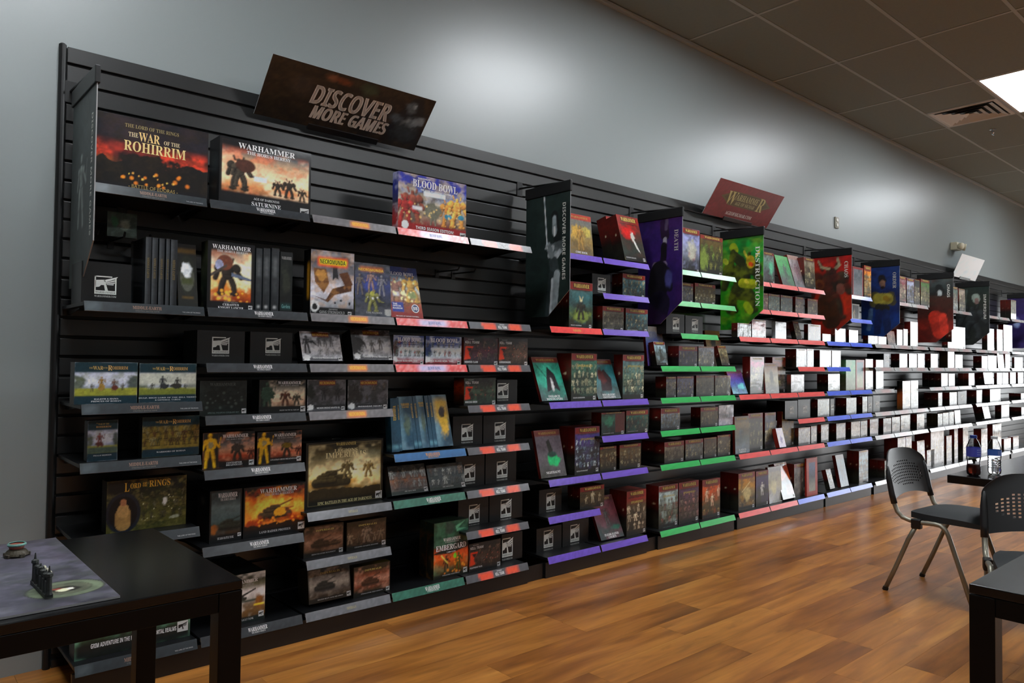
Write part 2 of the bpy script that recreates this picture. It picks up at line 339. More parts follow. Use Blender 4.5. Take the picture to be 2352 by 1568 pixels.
# ------------------------------------------------------------------ the room
def plank_material():
    m, N, L, B = node_mat('wood_plank_floor')
    tc = N.new('ShaderNodeTexCoord'); oi = N.new('ShaderNodeObjectInfo'); at = N.new('ShaderNodeAttribute'); at.attribute_name = 'Col'
    add = N.new('ShaderNodeMath'); add.operation = 'ADD'; L.new(oi.outputs['Random'], add.inputs[0]); L.new(at.outputs['Fac'], add.inputs[1])
    fr = N.new('ShaderNodeMath'); fr.operation = 'FRACT'; L.new(add.outputs[0], fr.inputs[0])
    off = N.new('ShaderNodeCombineXYZ'); mu = N.new('ShaderNodeMath'); mu.operation = 'MULTIPLY'; mu.inputs[1].default_value = 37; L.new(fr.outputs[0], mu.inputs[0])
    for i in range(3): L.new(mu.outputs[0], off.inputs[i])
    va = N.new('ShaderNodeVectorMath'); L.new(tc.outputs['Object'], va.inputs[0]); L.new(off.outputs[0], va.inputs[1])
    def noise(sx, sy, det, sc=1):
        mp = N.new('ShaderNodeMapping'); mp.inputs['Scale'].default_value = (sx, sy, 1); L.new(va.outputs[0], mp.inputs['Vector'])
        n = N.new('ShaderNodeTexNoise'); n.inputs['Scale'].default_value = sc; n.inputs['Detail'].default_value = det; n.inputs['Distortion'].default_value = .6; L.new(mp.outputs[0], n.inputs['Vector']); return n
    n1 = noise(1.5, 10, 8); n2 = noise(2.6, 34, 5); n3 = noise(4, 13, 3)
    tone = N.new('ShaderNodeMath'); tone.operation = 'MULTIPLY_ADD'; tone.inputs[1].default_value = .22; L.new(fr.outputs[0], tone.inputs[0])
    t2 = N.new('ShaderNodeMath'); t2.operation = 'MULTIPLY_ADD'; t2.inputs[1].default_value = .7; t2.inputs[2].default_value = -.06; L.new(n1.outputs['Fac'], t2.inputs[0]); L.new(t2.outputs[0], tone.inputs[2])
    cr = N.new('ShaderNodeValToRGB'); E = cr.color_ramp.elements
    E[0].position = .16; E[0].color = tuple(lin('623a1a'))+(1,); E[1].position = .72; E[1].color = tuple(lin('cc9048'))+(1,)
    e = E.new(.34); e.color = tuple(lin('905826'))+(1,); e = E.new(.5); e.color = tuple(lin('b27434'))+(1,)
    L.new(tone.outputs[0], cr.inputs[0])
    r3 = N.new('ShaderNodeValToRGB'); r3.color_ramp.elements[0].position = .6; r3.color_ramp.elements[1].position = .74; L.new(n3.outputs['Fac'], r3.inputs[0])
    mx = N.new('ShaderNodeMixRGB'); mx.blend_type = 'MULTIPLY'; mx.inputs[2].default_value = (.42, .36, .34, 1); sc = N.new('ShaderNodeMath'); sc.operation = 'MULTIPLY'; sc.inputs[1].default_value = .6; L.new(r3.outputs[0], sc.inputs[0]); L.new(sc.outputs[0], mx.inputs[0]); L.new(cr.outputs[0], mx.inputs[1])
    m2 = N.new('ShaderNodeMixRGB'); m2.blend_type = 'OVERLAY'; m2.inputs[0].default_value = .5; L.new(mx.outputs[0], m2.inputs[1]); L.new(n2.outputs['Fac'], m2.inputs[2])
    L.new(m2.outputs[0], B.inputs['Base Color']); B.inputs['Roughness'].default_value = .33
    bp = N.new('ShaderNodeBump'); bp.inputs['Strength'].default_value = .05; bp.inputs['Distance'].default_value = .002; L.new(n2.outputs['Fac'], bp.inputs['Height']); L.new(bp.outputs[0], B.inputs['Normal'])
    return m
M['plank'] = plank_material(); M['subfloor'] = pbr('dark_floor_joint', '1c120a', .7)
RNG = random.Random(7)
floor = struct(MB().box(XL, XW, YF, .02, -.08, -.009).build('floor', 'subfloor'))
PL, PW = 1.22, .152
mbp = MB(); mbp.box(0, PL-.0008, 0, PW-.0006, -.009, 0, (0, 0, 0)); plank_me = mbp.mesh('plank', cols=True); plank_me.materials.append(M['plank'])
rest = MB()
for r in range(int(9.02/PW)+1):
    y0 = .018-PW*(r+1); xo = XL-RNG.random()*PL; k = 0
    while xo+k*PL < XW:
        a = max(xo+k*PL, XL+.001); e = min(xo+(k+1)*PL, XW-.001); k += 1
        if -3.05 < y0 < -.33 and e-a > PL-.01 and -.3 < a < 10.2 and (y0 > -2.6 or a > .9): link('plank', plank_me, None, floor, (a, y0, 0))
        elif y0 > YF: rest.box(a, e-.0016, y0, y0+PW-.0012, -.009, 0, (RNG.random(),)*3)
o = rest.build('plank_field', 'plank', floor, cols=True); o['kind'] = 'stuff'
wall_back = struct(MB().box(XL, XW, .02, .12, -.1, ZC+.1).build('wall_back', 'wall'))
struct(MB().box(XL, XW-.0, YF-.1, YF, -.1, ZC+.1).build('wall_front', 'wall')); struct(MB().box(XL-.1, XL, YF, .02, -.1, ZC+.1).build('wall_left', 'wall'))
WY0, WY1, WZ0, WZ1 = -6.7, -.8, .03, 2.15
wr = MB(); wr.box(XW, XW+.12, YF, WY0, -.1, ZC+.1); wr.box(XW, XW+.12, WY1, .02, -.1, ZC+.1); wr.box(XW, XW+.12, WY0, WY1, WZ1, ZC+.1); wr.box(XW, XW+.12, WY0, WY1, -.1, WZ0)
struct(wr.build('wall_right', 'wall'))
gm, N_, L_, B_ = node_mat('window_glass'); tr_ = N_.new('ShaderNodeBsdfTransparent'); gl_ = N_.new('ShaderNodeBsdfGlossy'); gl_.inputs['Roughness'].default_value = .02; mi_ = N_.new('ShaderNodeMixShader'); mi_.inputs[0].default_value = .06
L_.new(tr_.outputs[0], mi_.inputs[1]); L_.new(gl_.outputs[0], mi_.inputs[2]); L_.new(mi_.outputs[0], N_['Material Output'].inputs[0]); M['pane'] = gm
for i in range(4):
    a = WY0+(WY1-WY0)*i/4; e = WY0+(WY1-WY0)*(i+1)/4
    fm = MB(); fm.box(XW+.02, XW+.08, a, a+.035, WZ0, WZ1); fm.box(XW+.02, XW+.08, e-.035, e, WZ0, WZ1); fm.box(XW+.02, XW+.08, a+.035, e-.035, WZ0, WZ0+.05); fm.box(XW+.02, XW+.08, a+.035, e-.035, WZ1-.05, WZ1)
    f = struct(fm.build('window_%d' % (i+1), 'black')); MB().box(XW+.045, XW+.05, a+.036, e-.036, WZ0+.051, WZ1-.051).build('pane', 'pane', f)
M['pavement'] = pbr('pale_pavement', '9a9a96', .9, noise=(2, .1))
struct(MB().box(XW+.13, XW+30, -25, 20, -.1, -.01).build('pavement', 'pavement'))
# ceiling: slab, tiles, runners
ceil = struct(MB().box(XL, XW, YF, .02, ZC+.012, ZC+.1).build('ceiling', 'tile'))
TX, TY, X0, Y0 = 1.2197, .6096, 5.89, .0348
tm = MB().box(.012, TX-.012, .012, TY-.012, 0, .012, bev=.003).mesh('ceiling_tile'); tm.materials.append(M['tile'])
thf = MB().box(.012, TX/2-.012, .012, TY-.012, 0, .012, bev=.003).mesh('ceiling_tile'); thf.materials.append(M['tile'])
LAMPS = [(kx, 2) for kx in (-5, -2, 1, 4)]+[(-5, 8), (-2, 8), (1, 8)]  # second list: unseen panels added as fill light
for kx in range(-2, 7):
    for ky in range(0, 8):
        if (kx, ky) in LAMPS: continue
        p = (X0+kx*TX, Y0-(ky+1)*TY, ZC)
        if ky == 0: link('ceiling_tile', MB().box(.012, TX-.012, .012, TY-.05, 0, .012, bev=.003).mesh('ceiling_tile'), 'tile', ceil, p); continue
        if (kx, ky) == (1, 1): link('ceiling_tile', thf, None, ceil, p); continue
        link('ceiling_tile', tm, None, ceil, p)
for ky in range(1, 15):
    y = Y0-ky*TY; MB().box(XL, XW, y-.012, y+.012, ZC-.003, ZC+.0115).build('grid_runner', 'grid', ceil)
for kx in range(-8, 8):
    x = X0+kx*TX; MB().box(x-.011, x+.011, YF, .02, ZC-.0022, ZC+.0112).build('cross_tee', 'grid', ceil)
MB().box(X0+1.5*TX-.011, X0+1.5*TX+.011, Y0-2*TY, Y0-TY, ZC-.0022, ZC+.0112).build('cross_tee', 'grid', ceil)
struct(MB().box(XL, XW, -.012, .0195, ZC-.022, ZC-.0005).build('trim_1', 'grid'))
for kx, ky in LAMPS:
    x0 = X0+kx*TX; y0 = Y0-(ky+1)*TY
    if not (x0 > XL and x0+TX < XW): continue
    lab = 'glowing white ceiling light panel beside the air vent' if (kx, ky) == (1, 2) else 'white ceiling light panel out of view above the shop floor'
    f = MB(); f.box(.012, TX-.012, .012, .03, -.004, .011); f.box(.012, TX-.012, TY-.03, TY-.012, -.004, .011); f.box(.012, .03, .03, TY-.03, -.004, .011); f.box(TX-.03, TX-.012, .03, TY-.03, -.004, .011)
    lo = tag(f.build('ceiling_light', 'white', None, (x0, y0, ZC)), lab, 'ceiling light', None if (kx, ky) == (1, 2) else 'ceiling light panels')
    MB().box(.03, TX-.03, .03, TY-.03, .001, .008).build('diffuser', 'lamp', lo)
# air vent with four nested sloping louvres
vent = tag(empty('ceiling_vent', (X0+1.75*TX, Y0-1.5*TY, ZC)), 'square white air vent with nested louvres beside the lit ceiling panel', 'air vent')
def ring(mb, a, za, b, zb, th=.004):
    for s in range(4):
        c, n = math.cos(s*PI/2), math.sin(s*PI/2); R = lambda x, y: (x*c-y*n, x*n+y*c)
        q = [R(-a, -a)+(za,), R(a, -a)+(za,), R(b, -b)+(zb,), R(-b, -b)+(zb,)]; mb.poly(q); mb.poly([(x, y, z+th) for x, y, z in reversed(q)])
vf = MB(); ring(vf, .29, -.004, .262, -.006); ring(vf, .262, -.006, .25, .004); vf.build('frame', 'white', vent)
for a in (.245, .185, .125, .065):
    v_ = MB(); ring(v_, a, -.012, a-.045, .006); v_.build('louvre', 'white', vent)
MB().box(-.28, .28, -.28, .28, .008, .011).build('back_plate', 'black', vent)
spk = MB(); spk.lathe([(.03, 0), (.03, -.004), (.012, -.006), (.008, -.03), (.014, -.034), (.003, -.05)], n=12); spk.box(-.03, .03, -.006, .006, -.056, -.052)
tag(spk.build('sprinkler_head', 'chrome', None, (8.72, -.865, ZC)), 'small metal sprinkler head hanging from the ceiling below the air vent', 'sprinkler')
# outlet and twin emergency lamp on the wall
op = tag(MB().box(7.092, 7.168, .008, .0195, 2.515, 2.622, bev=.003).build('outlet', 'steel'), 'metal power outlet plate high on the grey wall', 'outlet')
for z in (2.545, 2.592): MB().lathe([(.017, 0), (.017, .003), (.014, .004)], n=14).build('socket', 'white', op, (7.13, .0079, z)).rotation_euler = (PI/2, 0, 0)
eb = tag(MB().box(10.19, 10.36, -.06, .0195, 2.63, 2.725, bev=.01).build('emergency_light', 'beige'), 'beige twin emergency lamp mounted on the wall above a white sign', 'emergency light')
for x in (10.225, 10.325):
    h_ = MB().lathe([(.02, 0), (.038, .014), (.043, .042), (.04, .052), (.0, .054)], n=18).build('lamp_head', 'beige', eb, (x, -.062, 2.678), smooth=True); h_.rotation_euler = (PI/2+.25, 0, .35 if x > 10.3 else -.3)
# ------------------------------------------------------------------ slotted display wall
SX0, SX1, ZT = .602, 14.85, 2.400
sw = tag(empty('slat_wall', (SX0, 0, 0)), 'long black slotted display wall running along the grey wall', 'display wall')
MB().box(0, SX1-SX0, .0142, .0195, 0, ZT-.002).build('backing', 'groove', sw)
MB().box(0, SX1-SX0, 0, .014, 2.339, ZT, bev=.002).build('slat', 'slat', sw)
sl_me = MB().box(0, SX1-SX0, 0, .014, 0, .0655, bev=.002).mesh('slat'); sl_me.materials.append(M['slat'])
for k in range(30): link('slat', sl_me, None, sw, (0, 0, 2.3275-.0762*k-.0655))
MB().box(0, SX1-SX0, .001, .0135, 0, 2.3275-.0762*30-.012).build('bottom_rail', 'slat', sw)
MB().tube([(-.016, .006, 0), (-.016, .006, 2.404), (-.016, .006, 2.409)], .0135, 12, rf=[.0135, .0135, .008]).build('edge_post', 'black', sw)
BAYX = [(.602, 2.75), (2.885, 3.765), (3.88, 4.755), (4.795, 6.105), (6.14, 7.025), (7.085, 8.375), (8.415, 9.705), (9.835, 11.125), (11.2, 12.45), (12.5, 14.8)]
for a, e in BAYX: MB().box(a-SX0, e-SX0, -.352, -.34, .001, .086).build('kick_panel', 'kick', sw); 
MB().box(0, SX1-SX0, -.338, -.332, .001, .084).build('kick_rail', 'kick', sw)
# ------------------------------------------------------------------ shelves with tilted ticket strips
ROWZ = {1: 1.795, 2: 1.586, 3: 1.372, 4: 1.155, 5: .950, 6: .738, 7: .522, 8: .318, 9: .100, 'm3': 1.007, 'm4': .801, 'm5': .528, 'h7': .442}
def deck(row): return ROWZ[row]+.0125
COLS = [('s1', .604, 1.022, [1, 3, 'm3', 'm4', 'm5', 9]), ('s2', 1.03, 1.452, [1, 3, 4, 5, 6, 'h7', 9]), ('s3', 1.462, 1.884, [1, 3, 4, 5, 7, 8, 9]), ('s4', 1.89, 2.312, [1, 3, 4, 6, 7, 9]), ('s5', 2.32, 2.744, [1, 3, 4, 5, 6, 7, 8, 9]),
        ('B', 2.89, 3.318, [1, 3, 5, 7, 8, 9]), ('B', 3.326, 3.758, [1, 2, 3, 5, 6, 7, 9]), ('C', 3.886, 4.316, [1, 2, 4, 5, 6, 7, 9]), ('C', 4.322, 4.75, [1, 2, 4, 5, 6, 7, 9]), ('C', 4.098, 4.53, [3]),
        ('D', 4.80, 5.226, [1, 2, 3, 5, 7, 9]), ('D', 5.233, 5.648, [1, 2, 3, 5, 7, 9]), ('D', 5.655, 6.10, [1, 2, 3, 4, 5, 6, 7, 9]), ('E', 6.146, 6.576, [1, 2, 3, 4, 5, 6, 7, 9]), ('E', 6.582, 7.02, [1, 2, 3, 5, 6, 7, 9]),
        ('F', 7.09, 7.515, [1, 3, 4, 5, 6, 7, 9]), ('F', 7.522, 7.945, [1, 3, 4, 6, 7, 9]), ('F', 7.952, 8.37, [1, 3, 4, 6, 7, 9])]
for n_, a_ in (('G', 8.42), ('H', 9.84), ('I', 11.2)):
    for k in range(3): COLS.append((n_, a_+.428*k, a_+.428*k+.42, [1, 3, 4, 5, 6, 7, 9]))
EDGE = dict(s1='grey', s2='dark grey', s3='grey', s4='coloured', s5='orange-blocked', B='purple', C='green', D='red', E='blue', F='pale', G='pale', H='pale', I='pale')
ORD = ['top', 'second', 'third', 'fourth', 'fifth', 'sixth', 'seventh', 'eighth', 'ninth', 'tenth']
NTH = ['first', 'second', 'third', 'fourth', 'fifth', 'sixth', 'seventh', 'eighth', 'ninth', 'tenth', 'eleventh', 'twelfth']
BAYN = dict(B='purple-edged', C='green-edged', D='red-edged', E='blue-edged', F='first pale-edged', G='second pale-edged', H='third pale-edged', I='last pale-edged')
COLW = {'s1': 'first column from the grey wall', 's2': 'second column', 's3': 'third column', 's4': 'fourth column', 's5': 'fifth column'}
BANX = [.615, 2.976, 4.018, 5.016, 6.464, 7.485, 8.914, 10.107, 12.147]
def strip_art(bay, row):
    """picture and lettering of a ticket strip"""
    t = []
    if bay == 's1': a = [('g', '22282c', '262c30'), ('r', 0, 0, .12, 1, '40484c', .3), ('n', '30383c', .4, 3)]; t = [('MIDDLE-EARTH', 's', .5, .55, .24, .34, '8a6a58'), ('STRATEGY BATTLE GAME', 'r', .5, .2, .2, .12, '6a6660'), ('THE LORD OF THE RINGS', 'r', .88, .3, .16, .12, 'aaa')]
    elif bay == 's2': a = [('g', '26292c', '2c3034'), ('n', '3a3e42', .4, 3)]; t = [('WARHAMMER', 's', .54, .62, .19, .42, 'ddd'), ('THE HORUS HERESY', 's', .545, .28, .14, .16, 'bbb')]
    elif bay == 's3' and row in (1, 3, 4, 5): a = [('g', '5a585a', '646264'), ('n', '787678', .5, 3), ('r', .44, .12, .66, .88, 'c87838', .5)]; t = [('NECROMUNDA', 'b', .548, .53, .19, .46, 'e0b848')]
    elif bay == 's3': a = [('g', '5a5c60', '64666a'), ('n', '707276', .5, 3)]; t = [('IMPERIALIS', 's', .52, .5, .11, .3, '9a9470')]
    elif bay == 's4' and row in (1, 3, 4): a = [('g', 'b84848', 'c05454'), ('r', .3, 0, .7, 1, 'a8acc8', 1.2), ('n', 'd8a8a8', .4, 3)]; t = [('BLOOD BOWL', 's', .52, .5, .18, .42, '4a5a98')]
    elif bay == 's4' and row == 6: a = [('g', '2c5a80', '30608a')]; t = [('WARHAMMER', 's', .52, .6, .2, .44, 'c88a28'), ('THE OLD WORLD', 's', .52, .25, .15, .2, 'b08030')]
    elif bay == 's4': a = [('g', '28584a', '2c5c4c'), ('n', '3a7464', .5, 3)]; t = [('WARHAMMER', 's', .54, .58, .2, .5, 'ddd'), ('UNDERWORLDS', 's', .54, .24, .16, .16, 'ccc')]
    elif bay == 's5': a = [('g', '4a4a4e', '525256'), ('p', (.18, 1), (.4, 1), (.42, 0), (.22, 0), 'e04c2c'), ('p', (.64, 1), (.82, 1), (.83, 0), (.63, 0), 'e04c2c')]; t = [('WARHAMMER', 'b', .52, .78, .08, .14, 'ccc'), ('KILL TEAM', 'b', .52, .4, .14, .4, 'ddd')]
    elif bay == 'B': a = [('g', '5a4098', '6046a0')]
    elif bay == 'C': a = [('g', '209048', '249850')]
    elif bay == 'D': a = [('g', 'b84444', 'c04c48')]
    elif bay == 'E': a = [('g', '3a54b8', '4060c4')]
    else: a = [('g', '8a8c8c', '949696'), ('r', .3, 0, .8, 1, 'a08484', 2)]
    return a, t
SHELF_ME = {}
ci = 0
for bay, xa, xb, rows in COLS:
    ci += 1
    xa0 = xa
    for row in rows:
        xa = xa0
        if row in (1, 2):           # the banners hang between the upper shelves
            cc = [c for c in BANX if xa-.01 < c < xb]
            if cc and xb-cc[0] < .12 or abs(xa-8.42) < .01: continue
            if cc: xa = cc[0]+.012
        z = ROWZ[row]; w = round(xb-xa-.004, 3)
        if w not in SHELF_ME:
            SHELF_ME[w] = MB().box(0, w, -.357, -.001, -.0135, 0, bev=.0015).mesh('shelf_deck'); SHELF_ME[w].materials.append(M['shelf'])
            bk_ = MB()
            for yz in [[(-.002, -.0136), (-.2, -.0136), (-.19, -.018), (-.03, -.034), (-.002, -.034)]]:
                l = [(0, y, zz) for y, zz in yz]; r = [(.003, y, zz) for y, zz in yz]; bk_.poly(l); bk_.poly(r[::-1])
                for i in range(len(l)): bk_.poly([l[i-1], r[i-1], r[i], l[i]])
            SHELF_ME['b'] = bk_.mesh('bracket'); SHELF_ME['b'].materials.append(M['shelf'])
        order = [r for r in ([x[3] for x in COLS if x[0] == bay and abs(x[1]-xa0) < .001][0])].index(row)
        edge = 'red' if (bay, row) == ('B', 3) and xa < 3 else 'blue' if bay == 'D' and row == 9 and xa > 5.6 else EDGE[bay]
        s = tag(link('shelf', SHELF_ME[w], None, None, (xa+.002, 0, z+.0125)),
                'black shelf with %s edge strip, %s from the top in the %s shelf column' % (edge, 'topmost' if order == 0 else ORD[order], 'staggered green' if (bay, row) == ('C', 3) else NTH[ci-1-(ci > 10)] if ci-1-(ci > 10) < 12 else '%dth' % (ci-(ci > 10))), 'shelf', 'display shelves')
        if row != 9:
            for bx in (.02, w-.023): link('bracket', SHELF_ME['b'], None, s, (bx, 0, 0))
        a, t = strip_art(bay, row)
        if bay == 'B' and edge == 'red': a = [('g', 'b83030', 'c03834')]; t = [('WARHAMMER', 's', .5, .5, .16, .4, 'c8a048')]
        if edge == 'blue' and bay == 'D': a = [('g', '3a54b8', '4060c4')]
        sh = .038; st = link('ticket_strip', panel_grid(w-.002, sh, max(10, int((w)/(.012 if xa < 3 else .04))), 3, a, ci, th=.0025), 'strip', s, (.001, -.373, -.032)); st.rotation_euler = (-.38, 0, 0)
        L = Lettering(lambda u, v: (u*(w-.002), -.0006, v*sh))
        for q in t: L.text(*q)
        L.build(st)
# ------------------------------------------------------------------ style sheets of the packaging
WH = 'WARHAMMER'
RED = '5c1a14'
fld=[('r',0,.2,1,.8,'8088a0',.02),('r',0,.45,1,.75,'a8acb8',.1),('n','c8ccd8',.5,3,4),('e',.06,.5,.12,.2,'586058',.5),('e',.94,.48,.12,.22,'4a5250',.5),('r',0,.17,1,.38,'8a8a38',.05),('n','5a6028',.35,8,5)]
def hh(title=None,sub=None,c='ddd',**k):
    t=[(WH,'s',.5,.91,.62,.085,c),('THE HORUS HERESY','s',.52,.825,.48,.05,c)]
    if title: t+= [(s,'s',.5,.105-.055*i,min(.8,.05*len(s)),.042,'ccc') for i,s in enumerate(title.split('|'))]
    if sub: t+=[(sub,'s',.5,.165,.3,.025,'999')]
    return t
def necro(t,seed,fig):
    return dict(art=[('g','5a5a5e','a8a8ac','c4c4c8','a0a0a4','4a4a4e','222226'),('n','e8e8ee',.4,4,seed),('n','4a4a4e',.5,5,seed+1)]+fig+[('r',.3,.82,.72,.97,'6a2818',.05),('r',0,0,1,.1,'4c4c50',.03),('e',.1,.12,.08,.1,'d8d8d8',.2)],
      tx=[('NECROMUNDA','b',.51,.895,.4,.09,'b89838'),(t,'b',.55,.1,.6,.05,'ddd')],em=(.93,.07,.045),gl=1)
def bbt(seed,team):
    cols=['5a5048','4a5a58','7a3c34','46484e','6a6458']
    return dict(art=[('g','7a2430','8a2c34','a0a8b0','b4bcc4','b8c0c8','30407a','28386c','28386c'),('n','d8dce0',.3,4,seed),('e',.06,.5,.12,.3,'4a3434' if seed<5 else '2c406a',.5),('c',.3,.62,2,7,cols,.2,seed),('e',.06,.2,.1,.1,'c8c8c8',.4),('r',0,0,1,.07,'5a2028',.04)],
      tx=[('BLOOD BOWL','s',.52,.86,.78,.15,'d8dce8'),('THE GAME OF FANTASY FOOTBALL','b',.55,.74,.5,.03,'bbb'),(team,'b',.42,.14,.7,.06,'ddd')],em=(.93,.08,.05),gl=1)
def kt(t,c1,c2,seed,**k):
    d=dict(art=[('g','2a2826',c1,c2,'30302e','242628'),('n',c2,.5,5,seed),('n','1a1816',.5,6,seed+1),('c',.2,.6,2,4,['3a3430','4a403a','5a4a40'],.26,seed),('sp',.3,.3,.95,.75,'b06050',16,.02),('p',(.02,.2),(.05,.68),(.28,.68),(.14,.42),(.2,.24),'d04020'),('p',(.08,.62),(.24,.62),(.17,.45),'30201c'),('r',0,0,1,.06,'1c1c1c',.04)],
      tx=[(WH,'b',.2,.93,.18,.03,'888'),('KILL TEAM','b',.24,.83,.4,.09,'bbb'),(t,'b',.22,.12,.38,.07,'ddd')],em=(.94,.07,.05))
    d['side']=[('g','2a2018','5a3018','a04018','30302c'),('n','1a1816',.5,5,seed)]; d.update(k); return d
def woR(t,a,**k):
    d=dict(art=[('g','142a30','16323a')]+a+[('r',0,0,1,.2,'15303a',.04),('r',0,.76,1,1,'143038',.05)],
      tx=[('THE','s',.25,.865,.06,.04,'a08848'),('WAR','s',.36,.865,.16,.09,'b89850'),('OF THE','s',.475,.865,.07,.04,'a08848'),('R','s',.55,.865,.07,.12,'c8a058'),('OHIRRIM','s',.71,.865,.26,.08,'b08848')]+[(s,'s',.5,.12-.055*i,.03*len(s),.035,'ccc') for i,s in enumerate(t)]); d.update(k); return d
def yel(t,seed,x):
    return dict(art=[('g','14120f','4a2418','a04a2c','a88068','5a5858','1c1e20','141618'),('n','e0a080',.4,4,seed),('r',0,0,.3,1,'18191a',.08),('f',x,.02,.98,'b08818'),('e',x,.66,.12,.18,'c09820',.2),('e',x,.66,.05,.08,'8a8060',.2),('r',x-.1,.3,x-.02,.5,'b08c20',.05),('w',.66,.2,.5,'2a241c'),('e',.66,.55,.14,.1,'6a5818' if seed>4 else '3a3430',.3),('w',.93,.22,.3,'402018'),('r',.3,0,1,.18,'121214',.05)],
      tx=[(WH,'s',.62,.88,.5,.1,'ccc'),('THE HORUS HERESY','s',.62,.79,.38,.04,'999')])
def old(seed,c1,c2): return dict(art=[('g','2c3836',c1,c2,'3c4448','2c3438'),('n','70706c',.4,6,seed),('c',.2,.55,2,6,['505450','6a5a50','8a8e8c'],.3,seed),('n','4a5054',.4,5,seed+2),('r',0,0,1,.12,'26322f',.05)],tx=[(WH,'s',.5,.9,.5,.08,'5a6060'),('THE OLD WORLD','s',.5,.83,.3,.03,'555'),('ORC BOYZ MOB','s',.5,.1,.3,.04,'bbb')],em=(.93,.1,.05),gl=1,side=[('g','1c2422','3a2c24')])
def hht(seed,sky,t,a,k=''): return dict(art=[('g','14120f','3a2a1c',sky[0],sky[1],sky[2],'1c2022','14171a')]+[('n',sky[1],.5,4,seed)]+a+[('r',0,0,1,.15,'111315',.05),('b','101214',.03)],tx=[(WH,'s',.55,.9,.6,.09,'ccc'),('THE HORUS HERESY','s',.56,.82,.48,.05,'aaa'),(t,'s',.5,.08,.5,.045,'aaa')],em=(.93,.11,.055))
def imp(seed,c1,c2,t,a): return dict(art=[('g','1c1810','3c2e1e',c1,c2,c1,'2c2618','1c1a12')]+[('n',c2,.5,4,seed),('n','2c2014',.4,6,seed+1)]+a+[('b','201c12',.03),('r',0,0,1,.14,'1a1812',.05)],tx=[('IMPERIALIS','s',.52,.84,.46,.06,'b0a058'),(t,'s',.5,.08,.6,.04,'aaa')],em=(.94,.09,.05),gl=1,side=[('g','161208','2c2410','3a300f')])
def aos(c,seed,a=None,sub=None,t=None,red=.17,**k):
    c=c.split()
    art=[('g','26241f')+(('g',)+tuple(c))[1:]]+[('n',c[len(c)//2],.45,5,seed),('n','26241e',.5,6,seed+3)]+(a if a is not None else [('c',.18,.55,3,6,['6a6450','4a463a','8a8468'],.2,seed)])+[('r',0,1-red,1,1,'7a2018',.02),('r',.1,1-red-.02,.9,1-red,'3a1c14',.03),('r',.17,1-red*.8,.87,1-red*.18,'3c2a14',.03),('r',0,0,1,.1,'22221f',.06)]
    tx=[(WH,'s',.52,1-red*.48,.66,red*.5,'d8b458')]
    if sub: tx.append((sub,'b',.52,.74,.6,.05,'a89848'))
    if t: tx.append((t,'b',.3,.07,.45,.028,'bbb'))
    d=dict(art=art,tx=tx,em=(.9,.06,.05),side=[('g','1c1c18','2a2a24','201a16',RED,'64201a','5a1a14')]+[('n','3a3428',.3,5,seed),('e',.6,.58,.1,.03,'c8b8a0',.3)])
    d.update(k); return d
def bk(c,seed,t,a,top='6a342c',**k):
    c=c.split()
    d=dict(k='book',d=.02,art=[('g',)+tuple(c),('n',c[len(c)//2],.4,4,seed),('n','202422',.35,5,seed+1)]+a+[('r',0,.87,1,1,top,.04)],tx=[(WH,'s',.5,.93,.7,.05,'a88a40')]+[(s,'s',.5,.1-.06*i,.055*len(s),.05,'ddd') for i,s in enumerate(t)],side=[('g','4a1a16','5c2018')])
    d.update(k); return d
